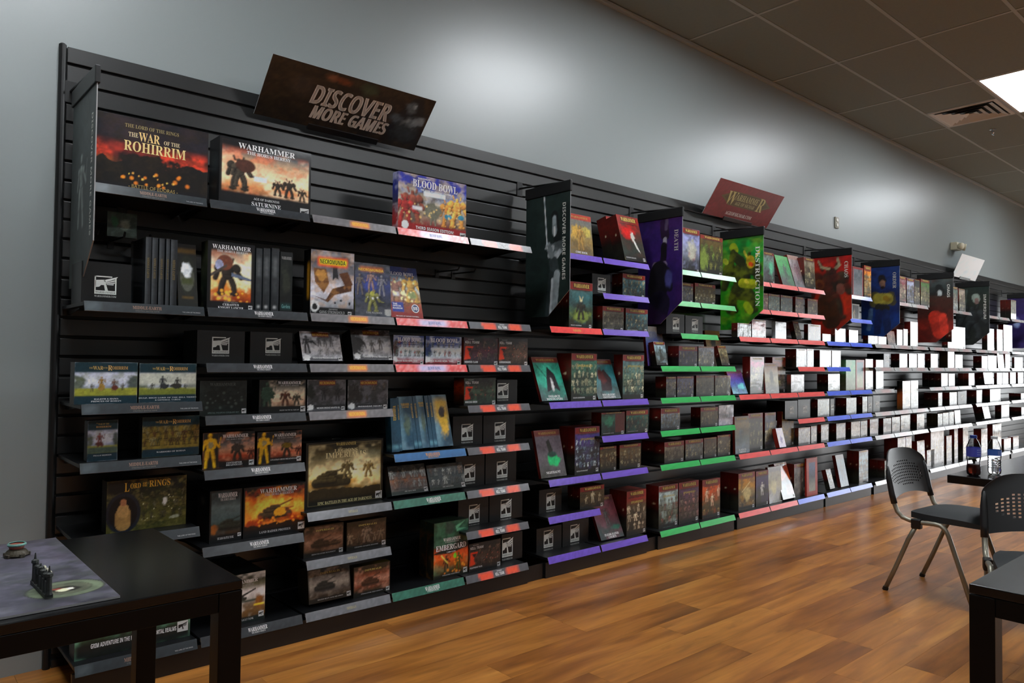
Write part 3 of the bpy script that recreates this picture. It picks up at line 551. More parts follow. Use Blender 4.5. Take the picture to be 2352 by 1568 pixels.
def put(bay, row, x0, y, w, h, d, nu, nv, lean=0, label=None, S=None, n=1, k='box', lab2=None, look=None, gl=0, e=None, **o):
    q = dict(S or {}); q.update(o); gl = o.get('gl', q.get('gl', gl)); seed = int(abs(x0*1000)+h*500) % 97+1
    art = q.get('art') or [('g', '0a0b0c', '0d0e0f', '101112'), ('n', '141517', .4, 3)]
    side = q.get('side') or (art if k in ('ph', 'pack', 'book', 'card') else [('g', '121212', '1a1a1a')])
    name = {'box': 'game_box', 'ph': 'filler_block', 'book': 'book', 'pack': 'blister_pack', 'card': 'display_card'}[k]
    cat = {'box': 'game box', 'ph': 'filler block', 'book': 'book', 'pack': 'blister pack', 'card': 'display card'}[k]
    grp = 'filler blocks on the shelves' if k == 'ph' else 'packages on the %s shelf, row %s' % (bay if bay in BAYN else 'near', row)
    if k == 'ph': grp = 'black filler blocks'
    else: grp = {'box': 'game boxes', 'book': 'books', 'pack': 'blister packs', 'card': 'display cards'}[k]+' on the display shelves'
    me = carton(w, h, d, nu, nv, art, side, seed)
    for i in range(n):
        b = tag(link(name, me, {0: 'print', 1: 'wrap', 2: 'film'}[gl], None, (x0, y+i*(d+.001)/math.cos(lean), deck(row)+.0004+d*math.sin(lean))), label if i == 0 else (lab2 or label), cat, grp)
        if i and n > 2: b['label'] = (lab2 or label)[:0]+'red-spined box %s back in the row behind: ' % NTH[i]+label.split(',')[0]
        b.rotation_euler = (-lean, 0, 0)
        if i == 0:
            L = Lettering(lambda u, v: (u*w, -.0006, v*h))
            for t in q.get('tx', []): L.text(*t)
            if q.get('em'):
                cx, cy, hw = q['em']; hh = hw*w/h
                L.mb.poly([(w*(cx-hw), -.0005, h*(cy-hh)), (w*(cx+hw), -.0005, h*(cy-hh)), (w*(cx+hw), -.0005, h*(cy+hh)), (w*(cx-hw), -.0005, h*(cy+hh))], lin('c8c8c8'))
                for p in EMB[4:]: L.mb.poly([(w*(cx+(a-.5)*hw*1.7), -.0008, h*(cy+(v-.55)*hh*1.7)) for a, v in p], lin('18191a'))
            if q.get('rd'):
                cx, cy, r = q['rd']; L.disc(cx, cy, r, r*w/h, 'c8ccd0'); L.fn = lambda u, v: (u*w, -.0009, v*h); L.disc(cx, cy, r*.8, r*.8*w/h, '26305a'); L.fn = lambda u, v: (u*w, -.0012, v*h); L.text('BB', 'b', cx, cy, r*1.1, r*.8*w/h, 'ddd')
            if q.get('fr'):
                c = lin(q['fr'])*INK; t_ = .0018
                for u0, v0, u1, v1 in ((.03*w, .03*h, .97*w, .03*h+t_), (.03*w, .97*h-t_, .97*w, .97*h), (.03*w, .03*h, .03*w+t_, .97*h), (.97*w-t_, .03*h, .97*w, .97*h)): L.mb.poly([(u0, -.0006, v0), (u1, -.0006, v0), (u1, -.0006, v1), (u0, -.0006, v1)], c)
            if e: L.emblem(*e, words=nu > 14)
            L.build(b, 'emblem_print' if k == 'ph' else 'lettering')
put('s1',1,.626,-.303,.416,.276,.075,112,92,0,'wide dark box with red sunset and mountain cover, top shelf beside the grey wall',art=[('g','141418','201a1c','2a1c1c','24202a','1a1a22'),('n','3a2a2a',.5,4),('r',0,.36,1,.62,'c8452e',.16),('r',0,.33,1,.42,'e87a3c',.09),('n','201820',.75,3,2),('h',.42,.17,'17120f',3.2,11),('e',.48,.4,.3,.14,'1c1511',.3),('n','2c2210',.5,9),('sp',.25,.1,.85,.3,'f09030',14,.03),('sp',.3,.15,.7,.26,'ffc060',9,.018),('r',0,0,1,.09,'15131a',.06),('n','0e0d12',.3,6)],tx=[('THE LORD OF THE RINGS','s',.5,.885,.46,.05,'8a7a50'),('THE','s',.34,.77,.08,.06,'c8b890'),('WAR','s',.475,.76,.18,.125,'d8b878'),('OF THE','s',.67,.735,.14,.055,'c8b890'),('ROHIRRIM','s',.53,.615,.53,.14,'e0c080'),('- BATTLE OF EDORAS -','r',.52,.075,.42,.05,'a08850')])
put('s2',1,1.087,-.303,.396,.278,.111,95,83,0,'dark box with tan giant war machines cover, top shelf second column',side=[('g','0c0c0e','151518'),('r',.2,.5,.8,.75,'2c3436',.2),('r',.3,.2,.7,.4,'30261c',.2)],art=[('g','15140f','4a3a28','c88a5c','e8c8a8','b89878','585858','15151a'),('n','ffe0c0',.55,4),('n','d06030',.45,5,3),('w',.2,.25,.5,'2c2822'),('w',.22,.3,.4,'3a342c'),('e',.27,.62,.11,.1,'4a2c22',.15),('r',.36,.42,.5,.49,'b8c8d0',.02),('w',.62,.25,.24,'2a241c'),('w',.75,.24,.3,'2a241c'),('w',.9,.22,.2,'352c20'),('r',0,0,1,.22,'111114',.05),('b','0e0e11',.035),('r',0,.86,1,1,'101014',.1)],tx=[('WARHAMMER','s',.5,.91,.62,.085,'ddd'),('THE HORUS HERESY','s',.52,.825,.48,.05,'ddd'),('AGE OF DARKNESS','s',.5,.155,.28,.035,'bbb'),('SATURNINE','s',.5,.08,.32,.06,'ddd')],em=(.93,.05,.05))
put('s4',1,1.931,-.303,.41,.284,.049,83,72,0,'blue and red sports board game box standing alone on the top shelf',side=[('g','701818','8a3030','383848','202a70','202a70'),('n','c0c0c8',.4,5)],art=[('g','8c1a1c','7a3a34','9a8a78','a8a498','7888a8','2a3490','222c88'),('n','585048',.8,7),('n','c8b898',.45,6,3),('w',.2,.14,.62,'7a4434'),('w',.1,.12,.5,'8c2c28'),('r',.2,.4,.34,.46,'c8c8d0',.04),('f',.5,.16,.4,'6a6a5c'),('w',.72,.16,.5,'b07a38'),('r',.36,.66,.68,.74,'c8d4d8',.03),('e',.5,.42,.12,.18,'6a6a5c',.3),('w',.86,.18,.58,'c89048'),('e',.72,.36,.06,.05,'3a88a0',.1),('e',.92,.38,.05,.05,'3a88a0',.1),('sp',.05,.2,.95,.55,'e0c080',30,.025),('r',0,0,1,.16,'8a1c1e',.05),('n','30181c',.2,8),('e',.1,.12,.05,.075,'d8d8d8',.1)],tx=[('WARHAMMER','b',.36,.945,.18,.025,'ccc'),('BLOOD BOWL','s',.53,.855,.66,.13,'e8e8ec'),('THE GAME OF FANTASY FOOTBALL','b',.55,.755,.48,.03,'ddd'),('THIRD SEASON EDITION!','b',.53,.095,.56,.055,'eee')],em=(.95,.05,.045))
put('s1',3,.611,-.29,.165,.15,.16,45,50,0,'black filler block with white emblem, second shelf beside the grey wall',k='ph',e=(.476,.45,.439,.441))
put('s1',3,.818,-.31,.02,.259,.2,5,83,0,'first shrink-wrapped dark book spine on the second shelf, counting from the grey wall',art=[('g','0e0f11','15171a','1b1e22'),('r',0,0,.16,1,'6a7074',.12),('r',.84,0,1,1,'2c3034',.1)],tx=[('MIDDLE-EARTH','s',.5,.55,.4,.3,'6a5a2c','v')],gl=1,k='book')
put('s1',3,.841,-.31,.02,.259,.2,5,83,0,'second shrink-wrapped dark book spine on the second shelf, counting from the grey wall',art=[('g','0e0f11','15171a','1b1e22'),('r',0,0,.16,1,'6a7074',.12),('r',.84,0,1,1,'2c3034',.1)],tx=[('MIDDLE-EARTH','s',.5,.55,.4,.3,'6a5a2c','v')],gl=1,k='book')
put('s1',3,.866,-.31,.019,.259,.2,5,82,0,'third shrink-wrapped dark book spine on the second shelf, counting from the grey wall',art=[('g','0e0f11','15171a','1b1e22'),('r',0,0,.16,1,'6a7074',.12),('r',.84,0,1,1,'2c3034',.1)],tx=[('MIDDLE-EARTH','s',.5,.55,.4,.3,'6a5a2c','v')],gl=1,k='book')
put('s1',3,.891,-.31,.013,.26,.2,3,82,0,'fourth shrink-wrapped dark book spine on the second shelf, counting from the grey wall',art=[('g','0e0f11','15171a','1b1e22'),('r',0,0,.16,1,'6a7074',.12),('r',.84,0,1,1,'2c3034',.1)],tx=[('MIDDLE-EARTH','s',.5,.55,.4,.3,'6a5a2c','v')],gl=1,k='book')
put('s1',3,.908,-.31,.024,.259,.2,6,81,0,'fifth shrink-wrapped dark book spine on the second shelf, counting from the grey wall',art=[('g','0e0f11','15171a','1b1e22'),('r',0,0,.16,1,'6a7074',.12),('r',.84,0,1,1,'2c3034',.1)],tx=[('MIDDLE-EARTH','s',.5,.55,.4,.3,'6a5a2c','v')],gl=1,k='book')
put('s1',3,.942,-.303,.074,.254,.02,18,79,.171,'dark book with pale oval picture, beside the spines on the second shelf',art=[('g','121411','161815','1a1a1a'),('n','241f14',.4,6),('e',.5,.5,.44,.33,'1e2016',.05),('e',.5,.48,.36,.24,'4a4c44',.05),('e',.5,.58,.3,.12,'b8bcc0',.3),('r',.2,.36,.8,.46,'3a4020',.06),('r',0,.85,1,.93,'54400f',.05),('r',.2,.13,.8,.17,'4a3a12',.03)],k='book')
put('s2',3,1.049,-.303,.191,.273,.073,47,83,0,'tall box with walking war machine in orange smoke, second shelf',side=[('g','0c0d0e','18201a','2a3020','101214'),('n','5a6048',.3,5)],art=[('g','140f0c','8a3a14','c87828','d8b078','e0d8c0','8a8478','141418'),('n','ffe8b0',.45,4),('n','a04a18',.5,4,3),('e',.75,.5,.3,.2,'f0e0b0',.6),('w',.42,.22,.56,'2a2420'),('e',.36,.7,.18,.12,'6a4030',.15),('e',.24,.66,.09,.08,'8a8ea8',.1),('p',(.5,.5),(.98,.44),(.98,.47),(.5,.56),'5a6478'),('p',(.02,.5),(.4,.68),(.4,.64),(.04,.46),'4a4440'),('sp',.1,.12,.9,.3,'ffb040',16,.03),('r',0,0,1,.13,'101014',.03),('b','0d0d10',.05),('r',0,.87,1,1,'121216',.06)],tx=[('WARHAMMER','s',.5,.925,.82,.065,'ddd'),('THE HORUS HERESY','s',.52,.865,.66,.035,'bbb'),('KNIGHT HOUSES','s',.5,.115,.3,.015,'888'),('CERASTUS','s',.5,.08,.34,.032,'ddd'),('KNIGHT LANCER','s',.5,.035,.54,.032,'ddd')],em=(.92,.05,.045))
put('s2',3,1.246,-.303,.026,.263,.2,6,77,0,'first grey book spine right of the walking machine box',art=[('g','1c1f22','24282b','2c3033'),('r',.75,0,1,1,'30353a',.2),('r',.35,.55,.6,.85,'6a6e70',.1),('r',.4,.3,.55,.5,'44484a',.1),('r',.3,.06,.65,.1,'aaa',.05)],gl=1,k='book')
put('s2',3,1.277,-.303,.029,.267,.2,6,77,0,'second grey book spine right of the walking machine box',art=[('g','1c1f22','24282b','2c3033'),('r',.75,0,1,1,'30353a',.2),('r',.35,.55,.6,.85,'6a6e70',.1),('r',.4,.3,.55,.5,'44484a',.1),('r',.3,.06,.65,.1,'aaa',.05)],gl=1,k='book')
put('s2',3,1.313,-.303,.033,.271,.2,7,78,0,'third grey book spine right of the walking machine box',art=[('g','1c1f22','24282b','2c3033'),('r',.75,0,1,1,'30353a',.2),('r',.35,.55,.6,.85,'6a6e70',.1),('r',.4,.3,.55,.5,'44484a',.1),('r',.3,.06,.65,.1,'aaa',.05)],gl=1,k='book')
put('s2',3,1.351,-.303,.055,.26,.12,12,74,0,'black box with teal title beside three grey book spines',art=[('g','0c0e0f','101413','15181a'),('e',.5,.55,.4,.25,'2c3028',.5),('n','1c2420',.4,5),('r',.1,.06,.9,.16,'1c3c3c',.06)],tx=[('WARHAMMER','s',.5,.9,.8,.05,'888'),('Gardens','r',.5,.11,.7,.06,'6a9a98')])
put('s3',3,1.49,-.303,.212,.286,.066,47,79,0,'grey box with ruined fortress pieces and orange logo, second shelf',side=[('g','0c0c0d','101011'),('r',.55,.25,.8,.8,'a07820',.1)],art=[('g','141416','8a8c92','b0b0b8','a4a4ac','6a6a70','3a3a40','707078'),('n','d8d8e0',.4,4),('n','707078',.4,5,3),('p',(.05,.3),(.35,.24),(.5,.42),(.95,.52),(.95,.4),(.55,.32),(.4,.2),'4a3020'),('p',(.06,.72),(.1,.5),(.3,.34),(.42,.5),(.35,.72),'6a4a2c'),('n','b88a50',.3,10),('e',.25,.62,.14,.08,'a07840',.2),('p',(.5,.76),(.6,.76),(.64,.56),(.56,.6),(.5,.54),'2c2c30'),('p',(.64,.66),(.85,.7),(.98,.5),(.8,.46),'5a3a22'),('e',.56,.2,.03,.02,'2a2a2e',.1),('e',.7,.24,.03,.02,'2a2a2e',.1),('e',.9,.2,.03,.03,'2a2a2e',.1),('r',0,0,1,.12,'121214',.02),('e',.1,.12,.1,.09,'b8b8b8',.2),('e',.1,.12,.06,.05,'202020',.2),('r',.16,.76,.84,.9,'e05a20',.07),('r',.2,.79,.82,.87,'f0c030',.05)],tx=[('NECROMUNDA','b',.5,.83,.58,.065,'141008'),('ZONE MORTALIS','b',.52,.095,.2,.02,'999'),('GANG STRONGHOLD','b',.5,.05,.58,.045,'8a8a8a')],em=(.91,.04,.045))
put('s3',3,1.713,-.303,.19,.252,.03,40,66,.079,'blue-grey rulebook with a crowd of faces, second shelf',gl=1,art=[('g','50545c','44464e','3c4258','3a4470','484c5c','5a5c64'),('n','20242c',.6,6),('e',.42,.6,.22,.2,'3a4888',.5),('f',.45,.45,.42,'7a6660'),('f',.75,.4,.4,'6a6a70'),('f',.14,.4,.4,'5a5450'),('w',.48,.1,.42,'6a6a40'),('e',.48,.44,.07,.05,'98984c',.1),('sp',.35,.34,.65,.38,'e0e8f0',4,.02),('e',.9,.1,.1,.08,'9a9a98',.2),('r',.15,.85,.8,.93,'b06838',.08)],tx=[('NECROMUNDA','b',.46,.875,.7,.05,'d8b848'),('CORE RULEBOOK','b',.52,.085,.45,.035,'9a9a98')],k='book')
put('s4',3,1.905,-.303,.182,.261,.03,37,66,.282,'leaning rulebook with blue band and armoured players, second shelf',gl=1,art=[('g','7a2c28','883830','8a5038','98886c','a8b0ac','8898a0','2c3868','283460'),('n','5a4838',.5,7),('w',.24,.26,.55,'7a5a50'),('r',.14,.42,.34,.5,'a8a8ac',.05),('w',.74,.3,.55,'a08040'),('e',.75,.45,.16,.1,'7a8458',.3),('sp',.1,.3,.95,.75,'e0d0a0',24,.03),('r',0,0,1,.1,'7a2826',.04),('r',.06,.11,.42,.3,'2c3c80',.02)],tx=[('BLOOD BOWL','s',.5,.86,.8,.07,'c8ccd4'),('THE','b',.16,.265,.14,.03,'ddd'),('OFFICIAL','b',.22,.225,.26,.03,'ddd'),('RULEBOOK','b',.23,.18,.3,.03,'ddd'),('THE GAME OF FANTASY FOOTBALL','b',.5,.03,.72,.02,'ccc')],rd=(.78,.19,.12),k='book')
put('s2',4,1.02,-.29,.19,.133,.16,47,40,0,'black filler block with white emblem, third shelf second column, nearer the grey wall',k='ph',e=(.485,.557,.362,.5))
put('s2',4,1.241,-.27,.186,.135,.16,43,39,0,'black filler block with white emblem, third shelf second column, beside grey clan boxes',k='ph',e=(.531,.578,.355,.47))
put('s3',4,1.461,-.303,.193,.136,.05,43,38,.321,'tilted grey game box with lamp glare, third shelf left of its twin',S=necro('ORLOCK ROAD PREACHER & WRECKERS',3,[('f',.14,.25,.62,'2a2a2c'),('p',(.05,.6),(.3,.7),(.45,.45),(.28,.62),'1c1c1e'),('f',.46,.5,.36,'3a3a3c'),('f',.6,.5,.36,'444'),('f',.76,.5,.34,'4a4a4c'),('f',.45,.15,.3,'8a8a8c'),('f',.62,.18,.3,'909092'),('f',.8,.2,.25,'9a9a9c')]))
put('s3',4,1.708,-.303,.209,.145,.081,44,38,.281,'grey game box with dark tendrils and two figures, third shelf beside sports boxes',S=necro('ORRUS SPYRE HUNTER',5,[('e',.08,.5,.2,.5,'2c2c2e',.4),('p',(.1,.75),(.25,.7),(.34,.55),(.36,.3),(.3,.5),(.15,.6),'1a1a1c'),('f',.5,.25,.42,'4a4844'),('f',.72,.35,.4,'403c38')]))
put('s4',4,1.917,-.303,.175,.141,.05,36,36,0,'sports team box with blue band, third shelf, beside the grey tendril box',S=bbt(2,'VAMPIRE BLOOD BOWL TEAM'))
put('s4',4,2.101,-.303,.221,.142,.05,44,35,0,'sports team box with blue band, third shelf, beside orange-marked boxes',S=bbt(7,'CHAOS BLOOD BOWL TEAM'))
put('s5',4,2.337,-.303,.228,.143,.05,43,33,0,'orange-marked squad box with purple cover, third shelf fifth column',S=kt('NEMESIS CLAW','3c3038','54303c',3))
put('s5',4,2.57,-.303,.209,.145,.05,38,33,0,'orange-marked squad box with brown cover, third shelf end',S=kt('GOREMONGERS','4a3a30','5c4638',8))
put('s1','m3',.595,-.303,.207,.151,.07,56,51,0,'teal fantasy box with two riders in a meadow, third shelf by the grey wall',S=woR(['HALETH & HAMA','PRINCES OF ROHAN'],[('r',0,.2,1,.8,'8088a0',.02),('r',0,.45,1,.75,'a8acb8',.1),('n','c8ccd8',.5,3,4),('e',.06,.5,.12,.2,'586058',.5),('e',.94,.48,.12,.22,'4a5250',.5),('r',0,.17,1,.38,'8a8a38',.05),('n','5a6028',.35,8,5),('f',.27,.3,.18,'4a4438'),('f',.42,.34,.32,'7a6030'),('e',.42,.4,.06,.08,'8a7038',.2),('f',.62,.32,.28,'5a4438'),('e',.63,.38,.06,.06,'5a3028',.2),('f',.76,.32,.18,'484438')]))
put('s1','m3',.808,-.303,.207,.148,.07,54,47,0,'teal fantasy box with two dark horsemen, third shelf beside the meadow riders',S=woR(['WULF, HIGH LORD OF THE HILL TRIBES','& GENERAL TARGG'],[('r',0,.2,1,.8,'8088a0',.02),('r',0,.45,1,.75,'a8acb8',.1),('n','c8ccd8',.5,3,4),('e',.06,.5,.12,.2,'586058',.5),('e',.94,.48,.12,.22,'4a5250',.5),('r',0,.17,1,.38,'8a8a38',.05),('n','5a6028',.35,8,5),('r',0,.45,1,.76,'a8aaa0',.1),('n','888c84',.5,4,2),('f',.22,.3,.2,'34342c'),('f',.4,.33,.36,'2c3034'),('e',.42,.42,.09,.07,'2c3034',.2),('f',.66,.33,.32,'30302c'),('e',.64,.42,.1,.07,'30302c',.2),('f',.8,.3,.18,'34342c'),('r',0,.17,1,.34,'6a7030',.05)]))
put('s2',5,1.03,-.303,.188,.138,.05,46,42,0,'near-black box with faint grey weapons, fourth shelf second column',art=[('g','101614','141a18','101412'),('n','26302c',.5,6),('sp',.1,.2,.9,.65,'4a5450',20,.05)],tx=[('WARHAMMER','s',.48,.89,.55,.09,'444a48'),('SPECIAL WEAPONS UPGRADE SET','s',.5,.07,.66,.045,'5a6a68')],em=(.94,.1,.05))  # cover and lettering drawn in near-black tones
put('s2',5,1.27,-.303,.207,.14,.075,48,40,0,'box with green armoured trooper and pale smoke, fourth shelf',side=[('g','0c1210','1a2420','0c1210')],art=[('g','141210','5a4030','b09078','d0c0a8','989488','2a2e2c','141818'),('n','e8d8c0',.4,4),('r',0,0,.2,1,'18201c',.1),('f',.17,.08,.85,'2c4034'),('e',.17,.55,.13,.2,'2c4438',.2),('w',.55,.22,.45,'4a2c20'),('w',.8,.22,.36,'3a3a30'),('r',0,0,1,.2,'101212',.04),('b','101214',.03)],tx=[('WARHAMMER','s',.64,.9,.5,.09,'ccc'),('THE HORUS HERESY','s',.64,.815,.4,.04,'999'),('MKIII TACTICAL SQUAD','s',.64,.07,.42,.045,'aaa')],em=(.94,.1,.055))
put('s3',5,1.484,-.303,.186,.138,.05,41,38,0,'dark grey game box with two silhouetted fliers, fourth shelf',S=necro('NECRON DREDGE MANTIS GIL',9,[('r',0,0,1,1,'3a3a3c',.01),('n','6a6a70',.6,4,6),('e',.08,.6,.12,.3,'202420',.4),('f',.42,.35,.4,'26282a'),('p',(.28,.74),(.42,.66),(.6,.74),(.42,.6),'26282a'),('f',.78,.32,.42,'26282a'),('p',(.66,.7),(.78,.66),(.95,.76),(.8,.6),'26282a'),('r',0,0,1,.2,'2a2a2c',.05)]))
put('s3',5,1.68,-.303,.211,.136,.05,45,36,0,'dark grey game box with eight small figures, fourth shelf',S=necro('IRONHEAD SQUAT',4,[('r',0,0,1,1,'3c3c3e',.01),('n','707078',.5,4,8),('e',.17,.5,.18,.4,'2c2a28',.4),('c',.22,.65,2,4,['3a3a3a','504840','44403a'],.25,2),('r',0,0,1,.18,'2c2c2e',.05)]))
put('s5',5,2.343,-.303,.21,.14,.087,40,33,0,'green squad box with orange corner, fourth shelf fifth column',S=kt('WRECKA KREW','34483c','4a5c4c',5))
put('s5',5,2.598,-.26,.146,.127,.16,26,28,0,'black filler block behind the green squad box, fourth shelf',k='ph',e=(.287,.536,.534,.636))
put('s1','m4',.641,-.303,.099,.147,.05,27,49,0,'small blue-grey rider box, fourth shelf by the grey wall',S=woR(['FREALAF HILDESON','& HORSE'],[('r',0,.2,1,.8,'8088a0',.02),('r',0,.45,1,.75,'a8acb8',.1),('n','c8ccd8',.5,3,4),('e',.06,.5,.12,.2,'586058',.5),('e',.94,.48,.12,.22,'4a5250',.5),('r',0,.17,1,.38,'8a8a38',.05),('n','5a6028',.35,8,5),('n','707890',.5,4,3),('f',.4,.35,.35,'6a3c38'),('e',.42,.42,.13,.06,'5a3430',.3),('r',0,.2,1,.34,'4a5a50',.06)],tx=[('THE','s',.3,.93,.06,.02,'a08848'),('WAR OF THE','s',.52,.91,.36,.04,'a08848'),('ROHIRRIM','s',.52,.84,.5,.045,'b08848'),('FREALAF HILDESON','s',.5,.14,.6,.03,'bbb')]))
put('s1','m4',.823,-.303,.208,.152,.044,54,49,0,'olive crowd-of-warriors box, fourth shelf first column',S=woR(['WARRIORS OF ROHAN'],[('r',0,.15,1,.8,'7a6a30',.03),('n','50481c',.5,5,3),('n','988840',.4,7,5),('c',.28,.62,3,9,['3c3c24','5a4a2c','4a3420','6a6448'],.2,3)]))
put('s2',6,1.046,-.303,.209,.143,.05,51,43,0,'box with yellow armoured giant at its edge, fifth shelf, nearer the grey wall',S=yel('x',3,.14),tx=[('WARHAMMER','s',.62,.88,.5,.1,'ccc'),('THE HORUS HERESY','s',.62,.79,.38,.04,'999'),('CONTEMPTOR','s',.6,.13,.3,.05,'bbb'),('DREADNOUGHT','s',.6,.07,.32,.05,'bbb')],em=(.94,.1,.05))
put('s2',6,1.266,-.303,.196,.134,.05,46,39,0,'box with round yellow war machine in front of smoke, fifth shelf',S=yel('x',7,.15),tx=[('WARHAMMER','s',.62,.88,.5,.1,'ccc'),('THE HORUS HERESY','s',.62,.79,.38,.04,'999'),('LEVIATHAN SIEGE DREADNOUGHT','s',.6,.12,.62,.045,'bbb')],em=(.94,.1,.05))
put('s4',6,1.919,-.303,.042,.254,.05,8,65,.104,'first of the leaning blue books counted from the grey wall end',gl=2,art=[('g','2a4a5c','24485a','1e4254','1c3e50'),('r',.1,.06,.9,.12,'6a9aa8',.1)],tx=[('WARHAMMER','s',.5,.72,.4,.28,'b89838','v')],k='book')
put('s4',6,1.962,-.303,.014,.255,.05,3,65,.16,'second of the leaning blue books counted from the grey wall end',gl=2,art=[('g','2a4a5c','24485a','1e4254','1c3e50'),('r',.1,.06,.9,.12,'6a9aa8',.1)],tx=[('WARHAMMER','s',.5,.72,.4,.28,'b89838','v')],k='book')
put('s4',6,1.977,-.303,.068,.258,.05,14,65,.219,'third of the leaning blue books counted from the grey wall end',gl=2,art=[('g','2a4a5c','24485a','1e4254','1c3e50'),('n','8aa0a8',.3,3,2),('r',0,0,.25,1,'6a8a98',.2),('e',.6,.45,.3,.25,'4a5a50',.5)],tx=[('WARHAMMER','s',.6,.85,.7,.05,'c8a030'),('THE OLD WORLD','s',.6,.8,.6,.03,'c8a030')],k='book')
put('s4',6,2.047,-.303,.021,.259,.05,4,64,.25,'fourth of the leaning blue books counted from the grey wall end',gl=2,art=[('g','2a4a5c','24485a','1e4254','1c3e50'),('r',.1,.06,.9,.12,'6a9aa8',.1)],tx=[('WARHAMMER','s',.5,.72,.4,.28,'b89838','v')],k='book')
put('s4',6,2.07,-.303,.021,.259,.05,4,64,.249,'fifth of the leaning blue books counted from the grey wall end',gl=2,art=[('g','2a4a5c','24485a','1e4254','1c3e50'),('r',.1,.06,.9,.12,'6a9aa8',.1)],tx=[('WARHAMMER','s',.5,.72,.4,.28,'b89838','v')],k='book')
put('s4',6,2.092,-.303,.044,.261,.05,9,64,.273,'sixth of the leaning blue books counted from the grey wall end',gl=2,art=[('g','2a4a5c','24485a','1e4254','1c3e50'),('n','8aa0a8',.3,3,5),('r',0,0,.25,1,'6a8a98',.2),('e',.6,.45,.3,.25,'4a5a50',.5)],tx=[('WARHAMMER','s',.6,.85,.7,.05,'c8a030'),('THE OLD WORLD','s',.6,.8,.6,.03,'c8a030')],k='book')
put('s4',6,2.138,-.303,.022,.26,.05,4,64,.245,'seventh of the leaning blue books counted from the grey wall end',gl=2,art=[('g','2a4a5c','24485a','1e4254','1c3e50'),('r',.1,.06,.9,.12,'6a9aa8',.1)],tx=[('WARHAMMER','s',.5,.72,.4,.28,'b89838','v')],k='book')
put('s4',6,2.162,-.303,.022,.26,.05,4,63,.244,'eighth of the leaning blue books counted from the grey wall end',gl=2,art=[('g','2a4a5c','24485a','1e4254','1c3e50'),('r',.1,.06,.9,.12,'6a9aa8',.1)],tx=[('WARHAMMER','s',.5,.72,.4,.28,'b89838','v')],k='book')
put('s4',6,2.185,-.303,.094,.263,.05,18,64,.279,'last of the leaning blue books counted from the grey wall end',gl=2,art=[('g','2a4a5c','24485a','1e4254','1c3e50'),('n','8aa0a8',.3,3,8),('r',0,0,.25,1,'6a8a98',.2),('e',.6,.45,.3,.25,'b89838',.5),('r',.1,.5,.95,.9,'c8a848',.2),('e',.55,.68,.2,.12,'3a2c20',.4)],tx=[('WARHAMMER','s',.6,.85,.7,.05,'c8a030'),('THE OLD WORLD','s',.6,.8,.6,.03,'c8a030')],k='book')
put('s5',6,2.322,-.24,.194,.152,.16,36,35,0,'black filler block with white emblem, fifth shelf fifth column, nearer the blue books',k='ph',e=(.479,.45,.389,.565))
put('s5',6,2.524,-.24,.224,.148,.16,41,33,0,'black filler block with white emblem, fifth shelf fifth column, farther from the blue books',k='ph',e=(.52,.441,.349,.6))
put('s1','m5',.716,-.27,.282,.191,.07,74,63,0,'large green fantasy battle box with round portrait, above the black table',art=[('g','4a4a20','5c5a2c','5a5a30','4c4c28','3a3c24','20241c','15191a','15191a'),('n','30381c',.7,9),('n','8a8050',.4,11,4),('c',.2,.6,3,8,['3c3a28','4a4630','2c2c20','585848'],.16,5),('r',0,.74,.3,1,'121617',.1),('e',.2,.36,.22,.4,'1c2430',.06),('e',.2,.36,.18,.33,'101216',.06),('k',.2,.16,.2,.34,.14,'a08050'),('k',.2,.36,.2,.44,.1,'b09060'),('k',.2,.55,.2,.58,.055,'a87858'),('e',.72,.52,.04,.1,'c8ccc8',.4),('e',.84,.18,.08,.04,'a0a490',.4),('sp',.4,.15,.95,.65,'d0d0b0',20,.012)],tx=[('L','s',.24,.86,.06,.17,'c89a30'),('ORD','s',.345,.875,.13,.1,'c89a30'),('OF','s',.46,.905,.05,.045,'c89a30'),('THE','s',.46,.86,.06,.035,'c89a30'),('RINGS','s',.65,.89,.27,.13,'c89a30')])
put('s3',7,1.5,-.27,.39,.287,.08,86,79,0,'large dark-framed box with tan tank battle, sixth shelf third column',art=[('g','1c1a12','3a3218','6a5428','c09850','e8d8a0','d8cca0','7a7860','2c2c20','15150f'),('n','fff0c0',.4,4),('n','4a4020',.5,5,3),('t',.32,.3,.5,'2c2818'),('t',.24,.36,.3,'3a3420'),('w',.52,.4,.3,'5a5034'),('w',.8,.4,.26,'6a5a34'),('h',.26,.05,'2a2414',6,3),('r',0,0,1,.12,'16150e',.06),('b','14140e',.045)],tx=[('WARHAMMER','s',.5,.955,.26,.05,'a89858'),('LEGIONS','s',.5,.855,.3,.05,'c8c090'),('IMPERIALIS','s',.5,.785,.52,.085,'d0c898'),('EPIC BATTLES IN THE AGE OF DARKNESS','s',.5,.06,.7,.045,'b8b080')],em=(.945,.09,.045),fr='6a6038')
put('s4',7,1.922,-.303,.21,.139,.05,43,35,.335,'slanted grey-brown army box on the green-edged sixth shelf, beside the tank battle',S=old(3,'5a4a44','84583c'))
put('s4',7,2.141,-.303,.222,.127,.05,44,31,.319,'slanted teal-grey army box on the green-edged sixth shelf, beside filler blocks',S=old(6,'343e40','3c4a4c'))
put('s5',7,2.342,-.24,.192,.159,.16,36,37,0,'black filler block with white emblem, sixth shelf fifth column, beside the teal army box',k='ph',e=(.479,.454,.38,.554))
put('s5',7,2.542,-.24,.219,.162,.16,40,36,0,'black filler block with white emblem, sixth shelf fifth column, at the open end',k='ph',e=(.528,.43,.345,.548))
